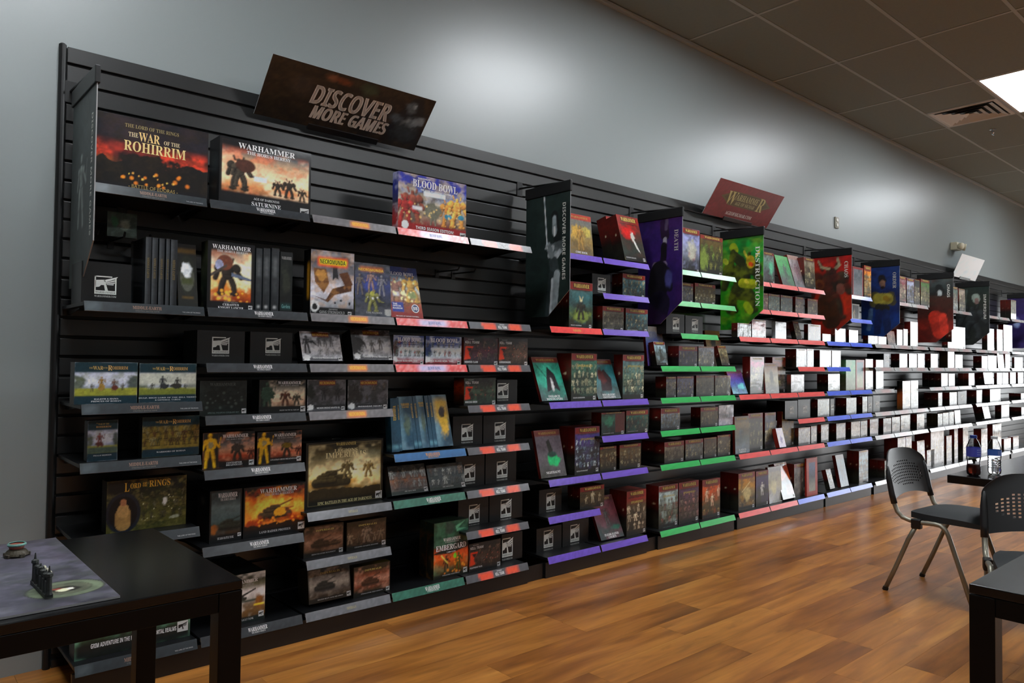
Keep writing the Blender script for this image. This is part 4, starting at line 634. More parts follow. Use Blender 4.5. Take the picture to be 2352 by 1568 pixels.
put('s2','h7',1.078,-.303,.129,.207,.143,31,63,0,'narrow dark tank box beside the orange tank box, sixth shelf',S=hht(3,('30403c','4a5a5c','5a6a6c'),'SICARAN BATTLE TANK',[('t',.62,.25,.8,'20241e'),('e',.1,.25,.15,.1,'7a4a20',.5)]),side=[('g','0c0e10','121417'),('r',.3,.7,.6,.85,'555',.1)])
put('s2','h7',1.214,-.303,.271,.206,.1,64,61,0,'box with yellow tank in orange flames, sixth shelf second column',S=hht(5,('a04018','e8a040','d87828'),'LAND RAIDER PROTEUS',[('e',.5,.55,.45,.25,'f0b850',.6),('t',.5,.33,.56,'3a3022'),('e',.58,.44,.1,.1,'c89028',.2),('n','c04818',.4,6,7),('h',.24,.06,'281a12',5,2),('sp',.1,.2,.9,.35,'ff9030',14,.03)]))
put('s3',8,1.48,-.303,.19,.133,.05,43,37,0,'brown tank squadron box, seventh shelf third column, nearer the grey wall',S=imp(2,'6a4a38','8a6a58','RHINO TRANSPORT DETACHMENT',[('t',.42,.3,.5,'2a2016'),('t',.78,.32,.3,'3a2c20')]))
put('s3',8,1.687,-.303,.205,.126,.05,44,33,0,'brown infantry box with five standing figures, seventh shelf third column',S=imp(6,'4a3a2c','5c4a3a','LEGIONES ASTARTES INFANTRY',[('c',.2,.3,1,5,['6a5c4c','54483a','7a6a58'],.4,3),('w',.5,.2,.6,'6a5c50')]))
put('s5',8,2.363,-.24,.202,.149,.16,38,35,0,'black filler block with white emblem, seventh shelf fifth column, nearer the grey wall',k='ph',e=(.522,.399,.351,.639))
put('s5',8,2.572,-.24,.237,.155,.16,43,35,0,'black filler block with white emblem, seventh shelf fifth column, at the open end',k='ph',e=(.492,.393,.322,.62))
put('s1',9,.617,-.303,.395,.272,.084,108,92,0,'green ruins adventure box seen under the black table, bottom shelf',art=[('g','1c201a','2c3a28','5c8a74','4a7a68','3a5a4a','2a3a30'),('n','78a890',.5,4),('n','201c14',.6,5,4),('e',.55,.5,.06,.12,'b03024',.3),('e',.62,.55,.05,.1,'b03024',.3),('e',.4,.4,.15,.12,'88b8a0',.5),('r',0,0,1,.2,'1a1e1c',.1)],tx=[('GRIM ADVENTURE IN THE RUINS OF THE MORTAL REALMS','b',.5,.15,.74,.06,'ddd')],em=(.93,.16,.05))
put('s2',9,1.153,-.303,.159,.2,.288,38,60,0,'tall box with grey sky and gun turret, bottom shelf beside the black table leg',side=[('g','0c0e10','141e1c','101412'),('r',.75,.2,.95,.8,'c07030',.1)],art=[('g','1c2420','5a4020','6a5030','706050','a8a4a0','c0bcbc','6a6a58','34382c','2a3430'),('n','d8d4d0',.5,4),('p',(.3,.55),(.75,.68),(.75,.65),(.3,.5),'2a2c2c'),('e',.4,.5,.15,.05,'2c302c',.2),('r',.2,.42,.9,.46,'38443c',.04),('e',.85,.4,.14,.15,'7a5028',.5),('r',.7,.32,.98,.35,'e0c040',.04),('r',0,0,1,.12,'1c2422',.04)],tx=[('WARHAMMER','s',.4,.84,.8,.07,'ccc'),('THE HORUS HERESY','s',.4,.765,.6,.04,'999'),('KRATOS ASSAULT TANK','s',.4,.07,.6,.04,'bbb')],em=(.9,.13,.07))
put('s3',9,1.51,-.303,.205,.145,.099,46,40,.153,'grey desert tank box, bottom shelf third column',S=imp(3,'6a625c','9a9288','KRATOS HEAVY TANK SQUADRON',[('t',.38,.35,.5,'26241e')]))
put('s3',9,1.726,-.303,.191,.137,.05,41,36,0,'red-brown desert tank box, bottom shelf third column',S=imp(7,'7a4430','b88a78','PREDATOR SQUADRON',[('t',.45,.35,.5,'3a241a')]))
put('s4',9,2.167,-.303,.213,.275,.061,42,67,0,'green and orange card game box, front one of two on the bottom green-edged shelf',side=[('g','101210','2a2418','182420','1c3028'),('n','6a4a20',.4,5,2)],art=[('g','1c2210','4a3a14','a05818','c85a20','b04a1c','14201c','1c3a30','2a5844','2c5c48','285040'),('n','5a8a70',.35,5),('n','301c0c',.4,6,4),('e',.45,.88,.14,.12,'3a4c44',.3),('p',(.62,.9),(.9,.98),(.7,.86),(.95,.84),(.66,.8),'6aa888'),('p',(0,.46),(1,.62),(1,.5),(.5,.42),(0,.44),'101a18'),('f',.36,.1,.3,'2c2414'),('p',(.2,.4),(.4,.24),(.41,.26),(.22,.42),'d8c060'),('f',.72,.1,.32,'3a4a18'),('e',.62,.36,.05,.05,'70c030',.4),('sp',.1,.05,.9,.35,'f09030',12,.03),('r',0,0,1,.06,'1a1c14',.05)],tx=[('WARHAMMER','s',.52,.68,.5,.06,'ddd'),('UNDERWORLDS','s',.52,.63,.4,.025,'aaa'),('EMBERGARD','s',.5,.54,.88,.1,'e8e8e0'),('CARD GAME','s',.5,.45,.26,.025,'ccc'),('WARHAMMER UNDERWORLDS','r',.5,.045,.5,.02,'bbb')],em=(.92,.07,.06),n=2,lab2='green and orange card game box behind its twin on the bottom green-edged shelf')
put('s5',9,2.388,-.303,.212,.141,.05,40,33,0,'brown equipment box with orange diamond, bottom shelf fifth column',S=kt('EQUIPMENT PACK','40342c','4c3c34',6))
put('s5',9,2.644,-.26,.15,.145,.16,27,32,0,'black filler block with white emblem, bottom shelf fifth column',k='ph',e=(.271,.499,.503,.694))
put('B',1,3.105,-.303,.203,.254,.02,34,53,.109,'gold-armoured warrior core book, top purple-edged shelf behind the dark banner',S=bk('6a5a38 7a6234 8a7440 74705c 6a6a68 666',3,['CORE BOOK'],[('e',.35,.55,.3,.2,'b09040',.4),('e',.75,.6,.25,.12,'a89a50',.3),('f',.5,.15,.6,'8a6c34')],top='a03828'),k='book')
put('B',1,3.599,-.303,.214,.31,.081,33,60,.264,'red box with white ghostly rider, front one of two on the top purple-edged shelf',S=aos('303a34 34342c 4a2c24 8a2018 962018',4,[('e',.35,.62,.35,.18,'a81c18',.5),('p',(.5,.6),(.65,.3),(.8,.2),(.6,.5),(.62,.65),'c8c8c0'),('e',.56,.52,.1,.14,'a8a8a0',.4),('r',0,.03,1,.05,'c8b838',.01)],t='SOULBLIGHT GRAVELORDS'),n=2,lab2='red box hidden behind the ghostly rider box on the top purple-edged shelf')
put('B',2,3.311,-.29,.164,.124,.16,26,25,0,'black filler block with white emblem, second purple-edged shelf',k='ph',e=(.519,.515,.434,.616))
put('B',2,3.575,-.303,.221,.146,.043,34,28,0,'teal skirmish box with red band, second purple-edged shelf',S=aos('2a3434 3a5a60 5a8088 4a6a70',3,t='REVENANTS',red=.2),n=2,lab2='red-sided box behind the teal skirmish box, second purple-edged shelf')
put('B',3,3.102,-.303,.199,.274,.053,33,57,0,'tall teal box with antlered throne figure on the red-edged shelf',S=aos('2c3018 4a5a28 3a5a58 3c686c 4a6c6c 5a6c68',6,[('e',.5,.28,.4,.14,'7a8a40',.5),('w',.5,.2,.4,'2c2a20'),('p',(.42,.72),(.46,.58),(.54,.58),(.6,.72),(.52,.62),'c8b890')],t='PRINCE VHORDRAI'),n=3,lab2='red-spined box behind the antlered throne box, red-edged shelf')
put('B',3,3.392,-.303,.196,.146,.077,31,29,0,'grey-brown regiment box on the third purple-edged shelf',S=aos('3c3a34 5a564c 6a665c 585048',5,red=.2,t='SKELETONS'))
put('B',3,3.607,-.303,.218,.145,.05,34,28,0,'teal cavalry box with red band, end of the third purple-edged shelf',S=aos('2c3838 3a5458 4a747c 40606a',7,red=.2,t='BLACK KNIGHTS'))
put('B',5,2.893,-.303,.207,.265,.02,36,57,.372,'teal book with dark robed warrior, fourth purple-edged shelf',S=bk('485858 40605c 2c8a78 30a088 3a8a78 44706a',4,['OSSIARCH','BONEREAPERS'],[('e',.4,.65,.3,.2,'48b8a0',.6),('p',(.3,.2),(.38,.5),(.5,.78),(.72,.6),(.8,.2),(.65,.28),'241c24'),('e',.55,.4,.06,.18,'a8a8a8',.4),('p',(.1,.82),(.4,.5),(.41,.51),(.12,.83),'1c2422')]),k='book')
put('B',5,3.125,-.303,.219,.278,.12,36,58,0,'tall green box with skeletal ranks, fourth purple-edged shelf',S=aos('24302a 2c3c34 30483c 3a6050 346454 3a5048',5,[('c',.15,.66,4,6,['8a8a70','6a7460','a09c84'],.14,4)],sub='SPEARHEAD',t='OSSIARCH BONEREAPERS',red=.14))
put('B',5,3.359,-.303,.21,.256,.02,34,51,.364,'teal book with red-haired figure, between two tall boxes on the fourth purple-edged shelf',S=bk('5a5c5c 50605f 4a7074 307a80 3c787c 5a5a58',6,['SOULBLIGHT','GRAVELORDS'],[('p',(.25,.2),(.35,.6),(.55,.75),(.8,.5),(.7,.2),'34282c'),('e',.4,.55,.2,.2,'5a2c2c',.5),('e',.8,.75,.2,.12,'3a8a94',.6)]),k='book')
put('B',5,3.582,-.303,.207,.277,.073,32,54,0,'tall teal box with ranks of undead, end of the fourth purple-edged shelf',S=aos('2c3830 3a4c40 4a6458 5a7c78 5c8084 4a6c6a',8,[('c',.15,.6,4,6,['b0ac90','8a8870','6a7460'],.14,6)],sub='SPEARHEAD',red=.14))
put('B',6,3.388,-.303,.216,.135,.04,35,27,0,'teal and red box on the short fifth purple-edged shelf, nearer the banner',S=aos('2c3a38 34504a 3c685c 3a4a48',3,[('e',.35,.6,.22,.25,'3c8068',.5),('r',.58,.1,1,1,'5c2c28',.02)],red=.06,t='SHADEBLADE'),n=2,lab2='red-sided box behind the teal and red box, fifth purple-edged shelf')
put('B',6,3.618,-.303,.218,.14,.05,34,27,0,'dark teal spectral box on the short fifth purple-edged shelf end',S=aos('20302f 2c3a3a 246a5c 2a5c54',5,red=.22,t='DREADSCYTHE'))
put('B',7,2.893,-.303,.202,.269,.02,35,58,.254,'grey book with green ghost flame, sixth purple-edged shelf',S=bk('3c3c34 4c4a4a 5a5458 605860 645c66 6a6068',5,['NIGHTHAUNT'],[('e',.6,.36,.26,.17,'1c9a60',.3),('e',.6,.48,.2,.06,'204038',.3),('p',(.45,.5),(.4,.75),(.52,.8),(.62,.55),'2a2a24')]),k='book')
put('B',7,3.16,-.303,.213,.274,.063,35,57,0,'tall purple box with ghost host, sixth purple-edged shelf',S=aos('26282a 30343a 3a3c48 484070 4c3c84 4a3a80',6,[('c',.15,.62,4,7,['7a8a90','5a6a78','a0b0b8'],.12,5)],sub='SPEARHEAD',t='NIGHTHAUNT',red=.14),n=2,lab2='red-sided box behind the purple ghost host box')
put('B',7,3.378,-.303,.149,.146,.05,24,29,0,'small brown box next to the ghost host box, sixth purple-edged shelf',S=aos('3a3426 5a4428 54482c 403c2c',3,red=.1))
put('B',7,3.558,-.303,.205,.147,.05,32,28,0,'small brown creature box, end of the sixth purple-edged shelf',S=aos('3c362a 5c4c30 6a5836 50483c',9,red=.12))
put('B',8,2.928,-.25,.179,.133,.16,31,28,0,'black filler block with white emblem, seventh shelf under the ghost book',k='ph',e=(.513,.477,.392,.694))
put('B',8,3.207,-.303,.211,.126,.05,35,26,0,'brown box with three pale figures, seventh purple-edged shelf',S=aos('3c3424 54482c 54472f 5a4028',7,[('f',.25,.2,.4,'a09880'),('f',.52,.2,.6,'b0a890'),('f',.8,.25,.38,'a09880')],red=.22),n=2,lab2='red-sided box behind the three pale figures box')
put('B',9,2.92,-.24,.2,.133,.16,34,28,0,'black filler block with white emblem, bottom purple-edged shelf, nearer the grey wall',k='ph',e=(.467,.499,.368,.733))
put('B',9,3.129,-.24,.222,.142,.16,37,29,0,'black filler block with white emblem, bottom purple-edged shelf, beside the leaning book',k='ph',e=(.459,.477,.338,.707))
put('B',9,3.396,-.303,.211,.264,.02,34,53,.42,'mauve book leaning steeply on the bottom purple-edged shelf',S=bk('30383a 34403e 5a3c44 7a4450 74444c 5c4048',4,['FLESH-EATER','COURTS'],[('f',.5,.3,.4,'4c4c4c'),('e',.8,.25,.2,.06,'2c5a4c',.5)],top='5c3838'),k='book')
put('B',9,3.628,-.303,.191,.276,.07,30,53,0,'tall red and brown box with ghouls, bottom purple-edged shelf',S=aos('2c281e 3c3426 4a4030 50402c 8a2018 7a2418',5,[('c',.12,.5,3,4,['8a806c','6a6050','a89a84'],.17,3)],sub='SPEARHEAD',red=.14),n=2,lab2='red-sided box behind the tall ghoul box, bottom purple-edged shelf')
put('C',1,4.187,-.303,.205,.303,.027,29,54,0,'tall pale blue box with insect creature, top green-edged shelf',S=aos('2a2c34 585c68 7a8090 8a8eb0 8084b0 7a7a98',3,[('e',.6,.42,.22,.14,'a06058',.5),('e',.55,.5,.3,.25,'98988c',.5)],red=.12))
put('C',1,4.399,-.303,.278,.281,.05,38,48,0,'green orc horde box with red corner, top green-edged shelf',S=aos('20281a 34381f 4a4824 5a4a20 5c5830',7,[('c',.15,.6,3,5,['5a6a2c','4a4a24','707038'],.2,4),('e',.15,.4,.2,.3,'6a7a34',.5)],red=.1))
put('C',2,4.116,-.303,.201,.137,.06,29,24,0,'grey monster box, second green-edged shelf beside the purple banner',S=aos('34343a 50545a 5c6066 5a5454',3,red=.16))
put('C',2,4.339,-.303,.246,.146,.02,34,25,0,'olive monster box, second green-edged shelf beside the green banner',S=aos('38341c 54481f 5c5024 4a4428',4,red=.16))
put('C',3,4.036,-.29,.201,.135,.16,29,24,0,'grey-black filler block with white emblem, third green-edged shelf, beside the purple banner',k='ph',e=(.53,.519,.361,.585))
put('C',3,4.248,-.29,.203,.131,.16,29,23,0,'grey-black filler block with white emblem, third green-edged shelf, beside the green banner',k='ph',e=(.544,.546,.354,.599))
put('C',4,3.909,-.24,.184,.264,.02,27,48,.116,'purple and grey book behind small red boxes, fourth green-edged shelf',S=bk('5a3c7a 5c4a84 4a4878 44507c 6a6c72 70706e',3,[''],[('e',.6,.5,.3,.2,'3c4a80',.5)],top='74706c',tx=[]),k='book')
put('C',4,3.924,-.303,.119,.157,.04,17,29,.211,'slim red box with pale blue cover, leaning on the fourth green-edged shelf',S=aos('4a4c48 5c6868 8aa0a8 a0b8c0',4,[('f',.5,.2,.6,'3c4038')],red=.13))
put('C',4,4.158,-.303,.213,.138,.045,30,24,0,'red-topped wolf box, fourth green-edged shelf middle',S=aos('2c2c34 3a3848 4a4860 50445a',5,red=.22),n=2,lab2='red-sided box behind the wolf box, fourth green-edged shelf')
put('C',4,4.383,-.303,.188,.14,.05,26,24,0,'grey wrapped box with gold creatures, fourth green-edged shelf',S=aos('5a5648 74746c 8a9098 7a7c84',8,red=.05),gl=2)
put('C',4,4.672,-.303,.105,.146,.04,14,24,.278,'slim tan box leaning at the end of the fourth green-edged shelf',S=aos('5c5444 7a6a48 84785c 7a7468',3,red=.1))
put('C',4,4.663,-.2,.189,.264,.02,25,44,.145,'tan book standing behind, end of the fourth green-edged shelf',S=bk('5a4c34 7a6440 8a7248 70582f',3,[''],[('e',.5,.7,.2,.15,'2c3028',.5)],top='6a5430',tx=[]),k='book')
put('C',5,4.022,-.303,.107,.137,.088,16,25,0,'slim grey game box, first along the fifth green-edged shelf',S=aos('4a4a50 64646c 6e6e78 6a6a72',3,red=.1),gl=1)
put('C',5,4.141,-.303,.186,.139,.05,27,25,0,'bluish grey game box, second along the fifth green-edged shelf',S=aos('48485a 5c5c72 6a6c84 686878',4,red=.1),gl=1)
put('C',5,4.359,-.303,.214,.144,.019,30,25,0,'olive grey game box, third along the fifth green-edged shelf',S=aos('4c4c44 646458 6c6c60 6a5a50',5,red=.1),gl=1)
put('C',5,4.585,-.303,.198,.143,.05,27,24,0,'brown-grey game box, fourth along the fifth green-edged shelf',S=aos('44443a 5a5a48 626050 6a5448',6,red=.1),gl=1)
put('C',6,3.968,-.303,.206,.142,.095,30,26,0,'white-blue mammoth box with red band, sixth green-edged shelf',S=aos('5a6468 7c8890 8c9aa8 98a8b4',3,red=.24))
put('C',6,4.412,-.303,.211,.133,.04,29,23,0,'brown cave box with red band, sixth green-edged shelf',S=aos('3c3824 5a5034 6a5c40 6a6454',6,red=.2),n=2,lab2='red-sided box behind the brown cave box, sixth green-edged shelf')
put('C',6,4.635,-.303,.189,.141,.03,25,23,0,'clear shiny blister pack, end of the sixth green-edged shelf',gl=2,art=[('g','8a8c98','a8a8b4','70747c','9a9ca4','7c8088'),('e',.5,.45,.3,.12,'4c5058',.3),('n','d8d8e0',.5,4,3)],tx=[],k='pack')
put('C',7,4.007,-.303,.213,.135,.093,31,24,0,'white-skied horde box with red band, seventh green-edged shelf start',S=aos('4a4438 6a6050 8a8274 a09c98',5,red=.24),n=2,lab2='dark red box behind the horde box, seventh green-edged shelf')
put('C',7,4.237,-.303,.206,.135,.06,29,24,0,'pale grey spear host box, seventh green-edged shelf',S=aos('50504c 6a6c68 7c8280 8a908c',8,red=.2))
put('C',7,4.455,-.303,.153,.136,.06,21,23,0,'narrow brown beast box, seventh green-edged shelf',S=aos('38321e 4a3c20 5a4426 44381f',4,red=.08))
put('C',7,4.62,-.303,.165,.145,.06,22,24,0,'grey-brown box at the end of the seventh green-edged shelf',S=aos('4a4638 5c5648 5a5040 5c4a38',9,red=.12))
put('C',9,3.95,-.303,.205,.276,.105,30,51,0,'tall white-skied orc box with red band, bottom green-edged shelf',S=aos('34382c 4c5044 6a706a 9cb0b0 a8bcc0 98a8a8',4,[('c',.12,.55,4,5,['5a5c4c','6a4a40','3c4034'],.16,5)],sub='SPEARHEAD',red=.14))
put('C',9,4.166,-.303,.227,.277,.08,33,50,0,'tall purple-brown army box, bottom green-edged shelf',S=aos('38322a 4a3c34 543c48 543c5c 543c50',6,[('c',.12,.6,4,5,['6a4a40','5a5048','7a5a54'],.14,6)],sub='SPEARHEAD',red=.16,d=.08))
put('C',9,4.437,-.303,.217,.268,.031,30,46,0,'tall orange box with pale dancers, bottom green-edged shelf',S=aos('3c361f 4a4024 6a4420 b05018 b8541a 8a4420',3,[('f',.25,.42,.35,'c09880'),('f',.55,.3,.32,'c8a088'),('f',.9,.5,.3,'c09880'),('c',.1,.2,1,4,['8a7a54','6a5a38'],.15,3)],red=.16))
put('D',1,5.231,-.303,.173,.249,.04,22,39,.046,'green-patched grey box beside the green banner, top red-edged shelf',S=aos('4c4a4c 50545a 5a8070 7a8a88 8a7c80',3,[('e',.75,.5,.2,.3,'5aa888',.5)],red=.08),gl=1)  # soft green blotch on the grey cover
put('D',1,5.533,-.303,.207,.268,.02,25,40,.299,'green book leaning back, top red-edged shelf',S=bk('3c3c38 44504a 348050 309048 2c9040',5,[''],[('f',.5,.25,.5,'3a4a40')],top='3c8c48',tx=[]),k='book')
put('D',1,5.734,-.303,.179,.281,.05,21,41,.287,'pale pink book leaning, top red-edged shelf',S=bk('585c60 6a6468 8a7878 90888c 94807c',6,[''],[('f',.5,.2,.55,'6a5058')],top='8a6a60',tx=[]),k='book')
put('D',1,5.893,-.303,.178,.269,.067,21,39,.057,'tan box with pale arch picture, top red-edged shelf beside the red banner',S=aos('3c3c30 50503c 6a5844 8a8474 746c58',7,red=.1))
put('D',2,5.213,-.303,.088,.137,.05,11,21,0,'orange-marked small box, first along the second red-edged shelf',S=aos('7a4a40 8a5448 8a4c3c',3,red=.12),gl=1)
put('D',2,5.308,-.303,.169,.137,.05,21,21,0,'pale teal small box, second along the second red-edged shelf',S=aos('586864 6a8078 6a7c74',4,red=.12),gl=1)
put('D',2,5.493,-.303,.184,.139,.05,22,21,0,'teal small box, third along the second red-edged shelf',S=aos('4c5c5a 546664 5c5a58',5,red=.12),gl=1)
put('D',2,5.727,-.303,.135,.141,.021,16,20,0,'rosy small box, fourth along the second red-edged shelf',S=aos('64545a 745c5c 6a5450',6,red=.12),gl=1)
put('D',2,5.93,-.303,.172,.139,.025,20,20,0,'brown small box, last along the second red-edged shelf',S=aos('54483c 645448 6a4c40',7,red=.12),gl=1)
put('D',3,4.874,-.303,.183,.106,.05,24,17,0,'glare-whitened box under the green banner, third red-edged shelf',S=aos('8a9090 a0a8a8 98a0a4 a8aab0',3,red=.05),gl=2)  # whitish print colours paint in the window glare on this front
put('D',3,5.071,-.303,.198,.141,.05,25,22,0,'white box with red flame, third red-edged shelf',S=aos('a0a8a4 a8acac a8787a a86068 9a8c90',5,[('e',.3,.6,.3,.2,'b05048',.5)],red=.1),gl=2)
put('D',3,5.413,-.303,.167,.139,.032,20,21,0,'blank grey-white pack, third red-edged shelf middle',gl=2,art=[('g','8a9094','98a0a4','9ca4a8','8c9496'),('n','b0b8bc',.4,3,3)],tx=[],k='pack')
put('D',3,5.749,-.303,.092,.153,.04,11,22,.249,'slim brown leaning box, third red-edged shelf',S=aos('5a5450 6a6058 5c5048',4,red=.1))
put('D',3,5.938,-.303,.218,.141,.037,25,20,0,'pinkish army box, third red-edged shelf',S=aos('6a6460 74645c 7a5c54 70544c',6,red=.15),gl=1)
put('D',3,6.189,-.303,.149,.069,.05,17,9,0,'low white box under the red banner, third red-edged shelf end',S=aos('a0a8a8 b0b4b8 a8b0b4',3,red=.05),gl=2)
put('D',4,5.742,-.303,.172,.148,.048,20,22,0,'shiny pale box, fourth red-edged shelf, nearer the dark sides',S=aos('6a7070 8a9092 a0a6a8 989ca0',5,red=.1),gl=2,n=2,lab2='dark red box behind the shiny pale box, fourth red-edged shelf')
put('D',4,5.923,-.303,.11,.151,.06,13,22,0,'narrow shiny box at the end of the fourth red-edged shelf',S=aos('5a5e64 6a7078 a0a4a8',6,red=.1),gl=2)
put('D',5,4.819,-.303,.198,.183,.02,26,30,.346,'purple-blue book leaning, fifth red-edged shelf start',S=bk('8ab0b8 6a90a0 4c60a0 54489a 7a4a8c 8a5a78',5,[''],[('e',.7,.3,.3,.15,'70b8c0',.5)],top='7a5060',tx=[]),k='book')
put('D',5,5.048,-.303,.197,.281,.065,25,45,0,'tall pink-topped grey box, fifth red-edged shelf',S=aos('4a5454 5c6868 64706c 886070 b05080 986068',6,red=.1),gl=1)
put('D',5,5.243,-.32,.199,.234,.02,25,37,.08,'grey winged-figure book leaning, fifth red-edged shelf',S=bk('4c4c4a 5a5850 8a8468 8a8474 70543c 5c3424',3,['KINGS'],[('e',.5,.5,.2,.3,'3c3830',.5)],top='5c2c1c',d=.02,y=-.32),k='book')
put('D',5,5.481,-.24,.203,.283,.063,24,43,0,'orange box with dark horns, fifth red-edged shelf, behind the leaning book',S=aos('7c8084 909498 a08478 a84c24 a8481c',8,red=.1))
put('D',5,5.658,-.303,.212,.145,.036,25,21,0,'small glare-whitened box with red side, fifth red-edged shelf',S=aos('a0a0a8 aca8b0 b4b0b8',5,red=.05),gl=2)  # window glare is put into the white of the cover
put('D',6,5.586,-.29,.201,.146,.16,24,22,0,'greyish filler block with emblem, first on the sixth red-edged shelf',k='ph',e=(.529,.51,.311,.376))
put('D',6,5.796,-.29,.203,.151,.16,24,22,0,'greyish filler block with emblem, second on the sixth red-edged shelf',k='ph',e=(.567,.491,.358,.374))
put('D',6,6.104,-.303,.21,.147,.056,24,21,0,'shiny silver-grey box, sixth red-edged shelf end',S=aos('6a7474 8a9090 98a0a2 848c8c',4,red=.05),gl=2)
put('D',7,4.815,-.325,.191,.27,.02,25,45,.03,'green-grey book with walking warrior, seventh red-edged shelf',S=bk('6a7480 606c74 4c5450 5a5444 6a5a3c 54442c',3,['SLAVES TO','DARKNESS'],[('f',.4,.3,.4,'3c4448')],d=.02,y=-.325,top='4a3a24'),k='book')
put('D',7,5.058,-.28,.209,.281,.047,27,45,0,'dark green army box, seventh red-edged shelf',S=aos('2c2a1c 3c3a28 44443a 4a4840 5c3c30',5,[('c',.15,.6,3,4,['8a8468','6a6a50'],.18,3)],red=.12))
put('D',7,5.318,-.27,.162,.277,.06,20,43,0,'blue-grey army box, seventh red-edged shelf',S=aos('3a3c44 40444c 44506a 485468 6a5a60',6,red=.08))
put('D',7,5.576,-.27,.186,.278,.044,22,42,0,'yellow-tan army box, seventh red-edged shelf',S=aos('4c4024 6a5830 74643c 8a7c50 8a7a50',7,[('c',.15,.6,4,4,['4a3c20','8a7440'],.15,4)],red=.08))
put('D',7,5.424,-.335,.099,.15,.035,12,23,.247,'small white card box leaning, seventh red-edged shelf front',art=[('g','b0a8b8','c0bcc8','b8b4c4'),('e',.5,.4,.2,.2,'8a84a0',.5)],side=[('g','6a2018','702418')],tx=[])
put('D',7,5.779,-.303,.195,.138,.033,23,20,0,'grey-white box, first after the yellow-tan one on the seventh red-edged shelf',S=aos('7a8084 888c90 8c8c90',3,red=.06),gl=2)
put('D',7,5.99,-.303,.096,.142,.05,11,20,0,'slim rosy box, second after the yellow-tan one on the seventh red-edged shelf',S=aos('6a6464 746868 6a5c5c',4,red=.06),gl=2)
put('D',7,6.165,-.303,.132,.148,.033,15,21,0,'white box, third after the yellow-tan one on the seventh red-edged shelf',S=aos('a0a8b0 a8b0b8 b0b4bc',5,red=.06),gl=2)
put('D',9,4.892,-.303,.225,.271,.076,29,44,0,'tall yellow battle box with elephant-like beast, bottom red-edged shelf',S=aos('3c3420 54482c 7a6a40 a07820 b07c18 8a5c20',4,[('e',.55,.42,.25,.2,'a09468',.4),('p',(.2,.5),(.7,.75),(.72,.73),(.22,.48),'c0b080'),('c',.1,.2,1,4,['8a7c54','6a5a3c'],.15,3)],red=.14),n=2,lab2='dark red box behind the yellow battle box, bottom red-edged shelf')
put('D',9,5.131,-.303,.18,.266,.08,23,42,0,'tall purple box with pale lone figure, bottom red-edged shelf',S=aos('2c2a24 3a3830 40385a 443a5c 443650',5,[('f',.5,.3,.38,'a8a8a4')],red=.14))
put('D',9,5.326,-.303,.196,.277,.02,24,43,.055,'grey and white leaning book with beast, bottom red-edged shelf',S=bk('a8acb0 8a8c8c 8a8468 84846c 7c8088',4,[''],[('e',.4,.45,.25,.2,'a09c78',.4)],top='6c7074',tx=[],gl=2),k='book')
put('D',9,5.506,-.32,.19,.285,.05,23,43,.291,'red and blue leaning box with flames, bottom red-edged shelf',S=aos('5a6874 687884 74788a a05848 b05038 8a8488',5,[('e',.4,.65,.3,.15,'c05030',.5),('e',.9,.6,.15,.15,'c06020',.5)],red=.05),gl=2)
put('D',9,5.714,-.3,.192,.273,.066,23,40,0,'tall grey chaos army box with red band, bottom red-edged shelf',S=aos('44403a 54504c 64605c 6c6c6c 9898a0',7,[('c',.12,.6,4,4,['4c443c','7a746c','2c2c2c'],.15,3)],red=.12))
put('D',9,5.864,-.33,.184,.309,.015,21,45,.012,'red-framed display card with blue picture, bottom red-edged shelf end',art=[('g','8a8a80','7c7c74','3c4450','404c6a','485474'),('b','8a2c24',.12)],tx=[],k='card')
put('E',1,6.761,-.303,.223,.275,.04,24,36,0,'grey framed picture box, top blue-edged shelf beside the red banner',art=[('g','70747a','6c7076','4a5258','404850'),('n','8a8c90',.3,4,3),('b','7a2018',.07)],tx=[])
put('E',1,7.003,-.303,.148,.306,.019,15,40,0,'orange-yellow box, top blue-edged shelf beside the blue banner',S=aos('8a7434 a88440 c89030 d88020 c87020',4,red=.14))
put('E',2,6.751,-.303,.149,.145,.05,16,19,0,'small dark display box with white frame, second blue-edged shelf',art=[('g','101214','14181a','101416'),('b','a8b0b0',.08),('f',.3,.1,.6,'8a7a5c')],tx=[])
put('E',3,6.421,-.303,.199,.126,.034,22,17,0,'tall white shiny box, third blue-edged shelf start',S=aos('a0a8ac a8b0b4 acb2b4',3,red=.03),gl=2)
put('E',3,6.69,-.303,.183,.121,.026,19,16,0,'white shiny box under the blue banner, third blue-edged shelf',S=aos('b0b8b4 b4bcb8 a89ca4',4,red=.05),gl=2)
put('E',3,7.085,-.303,.208,.082,.05,21,10,0,'low grey box behind the blue banner tip, third blue-edged shelf',S=aos('8a8c8c 8c908c 80848a',5,red=.05),gl=1)
put('E',4,6.142,-.303,.204,.145,.056,23,20,0,'pale shiny box with dark side, fourth shelf at the blue bay start',S=aos('8a9094 9ca2a6 a4a4aa',6,red=.04),gl=2)
put('E',4,6.363,-.303,.163,.145,.05,18,20,0,'white shiny box, fourth blue-edged shelf',S=aos('98a0a6 a8b0b4 b0b4b8',7,red=.03),gl=2)
put('E',5,6.291,-.303,.218,.147,.049,24,20,0,'blank silver-white box, fifth blue-edged shelf start',S=aos('8a9494 98a2a4 9ca6a6',8,red=.02),gl=2,n=2,lab2='dark box behind the silver-white box, fifth blue-edged shelf')
put('E',5,6.629,-.303,.19,.273,.058,20,37,0,'green framed display card, fifth blue-edged shelf',art=[('g','6a6c58','5c7050','4c8a60','48946c'),('n','7a8a6c',.4,5,3)],tx=[],k='card')
put('E',5,6.829,-.303,.17,.275,.012,18,36,0,'teal and stone framed display card, fifth blue-edged shelf',art=[('g','8a8870','888a70','2c5a60','1c5a6c'),('b','7a2c1c',.08)],tx=[],k='card')
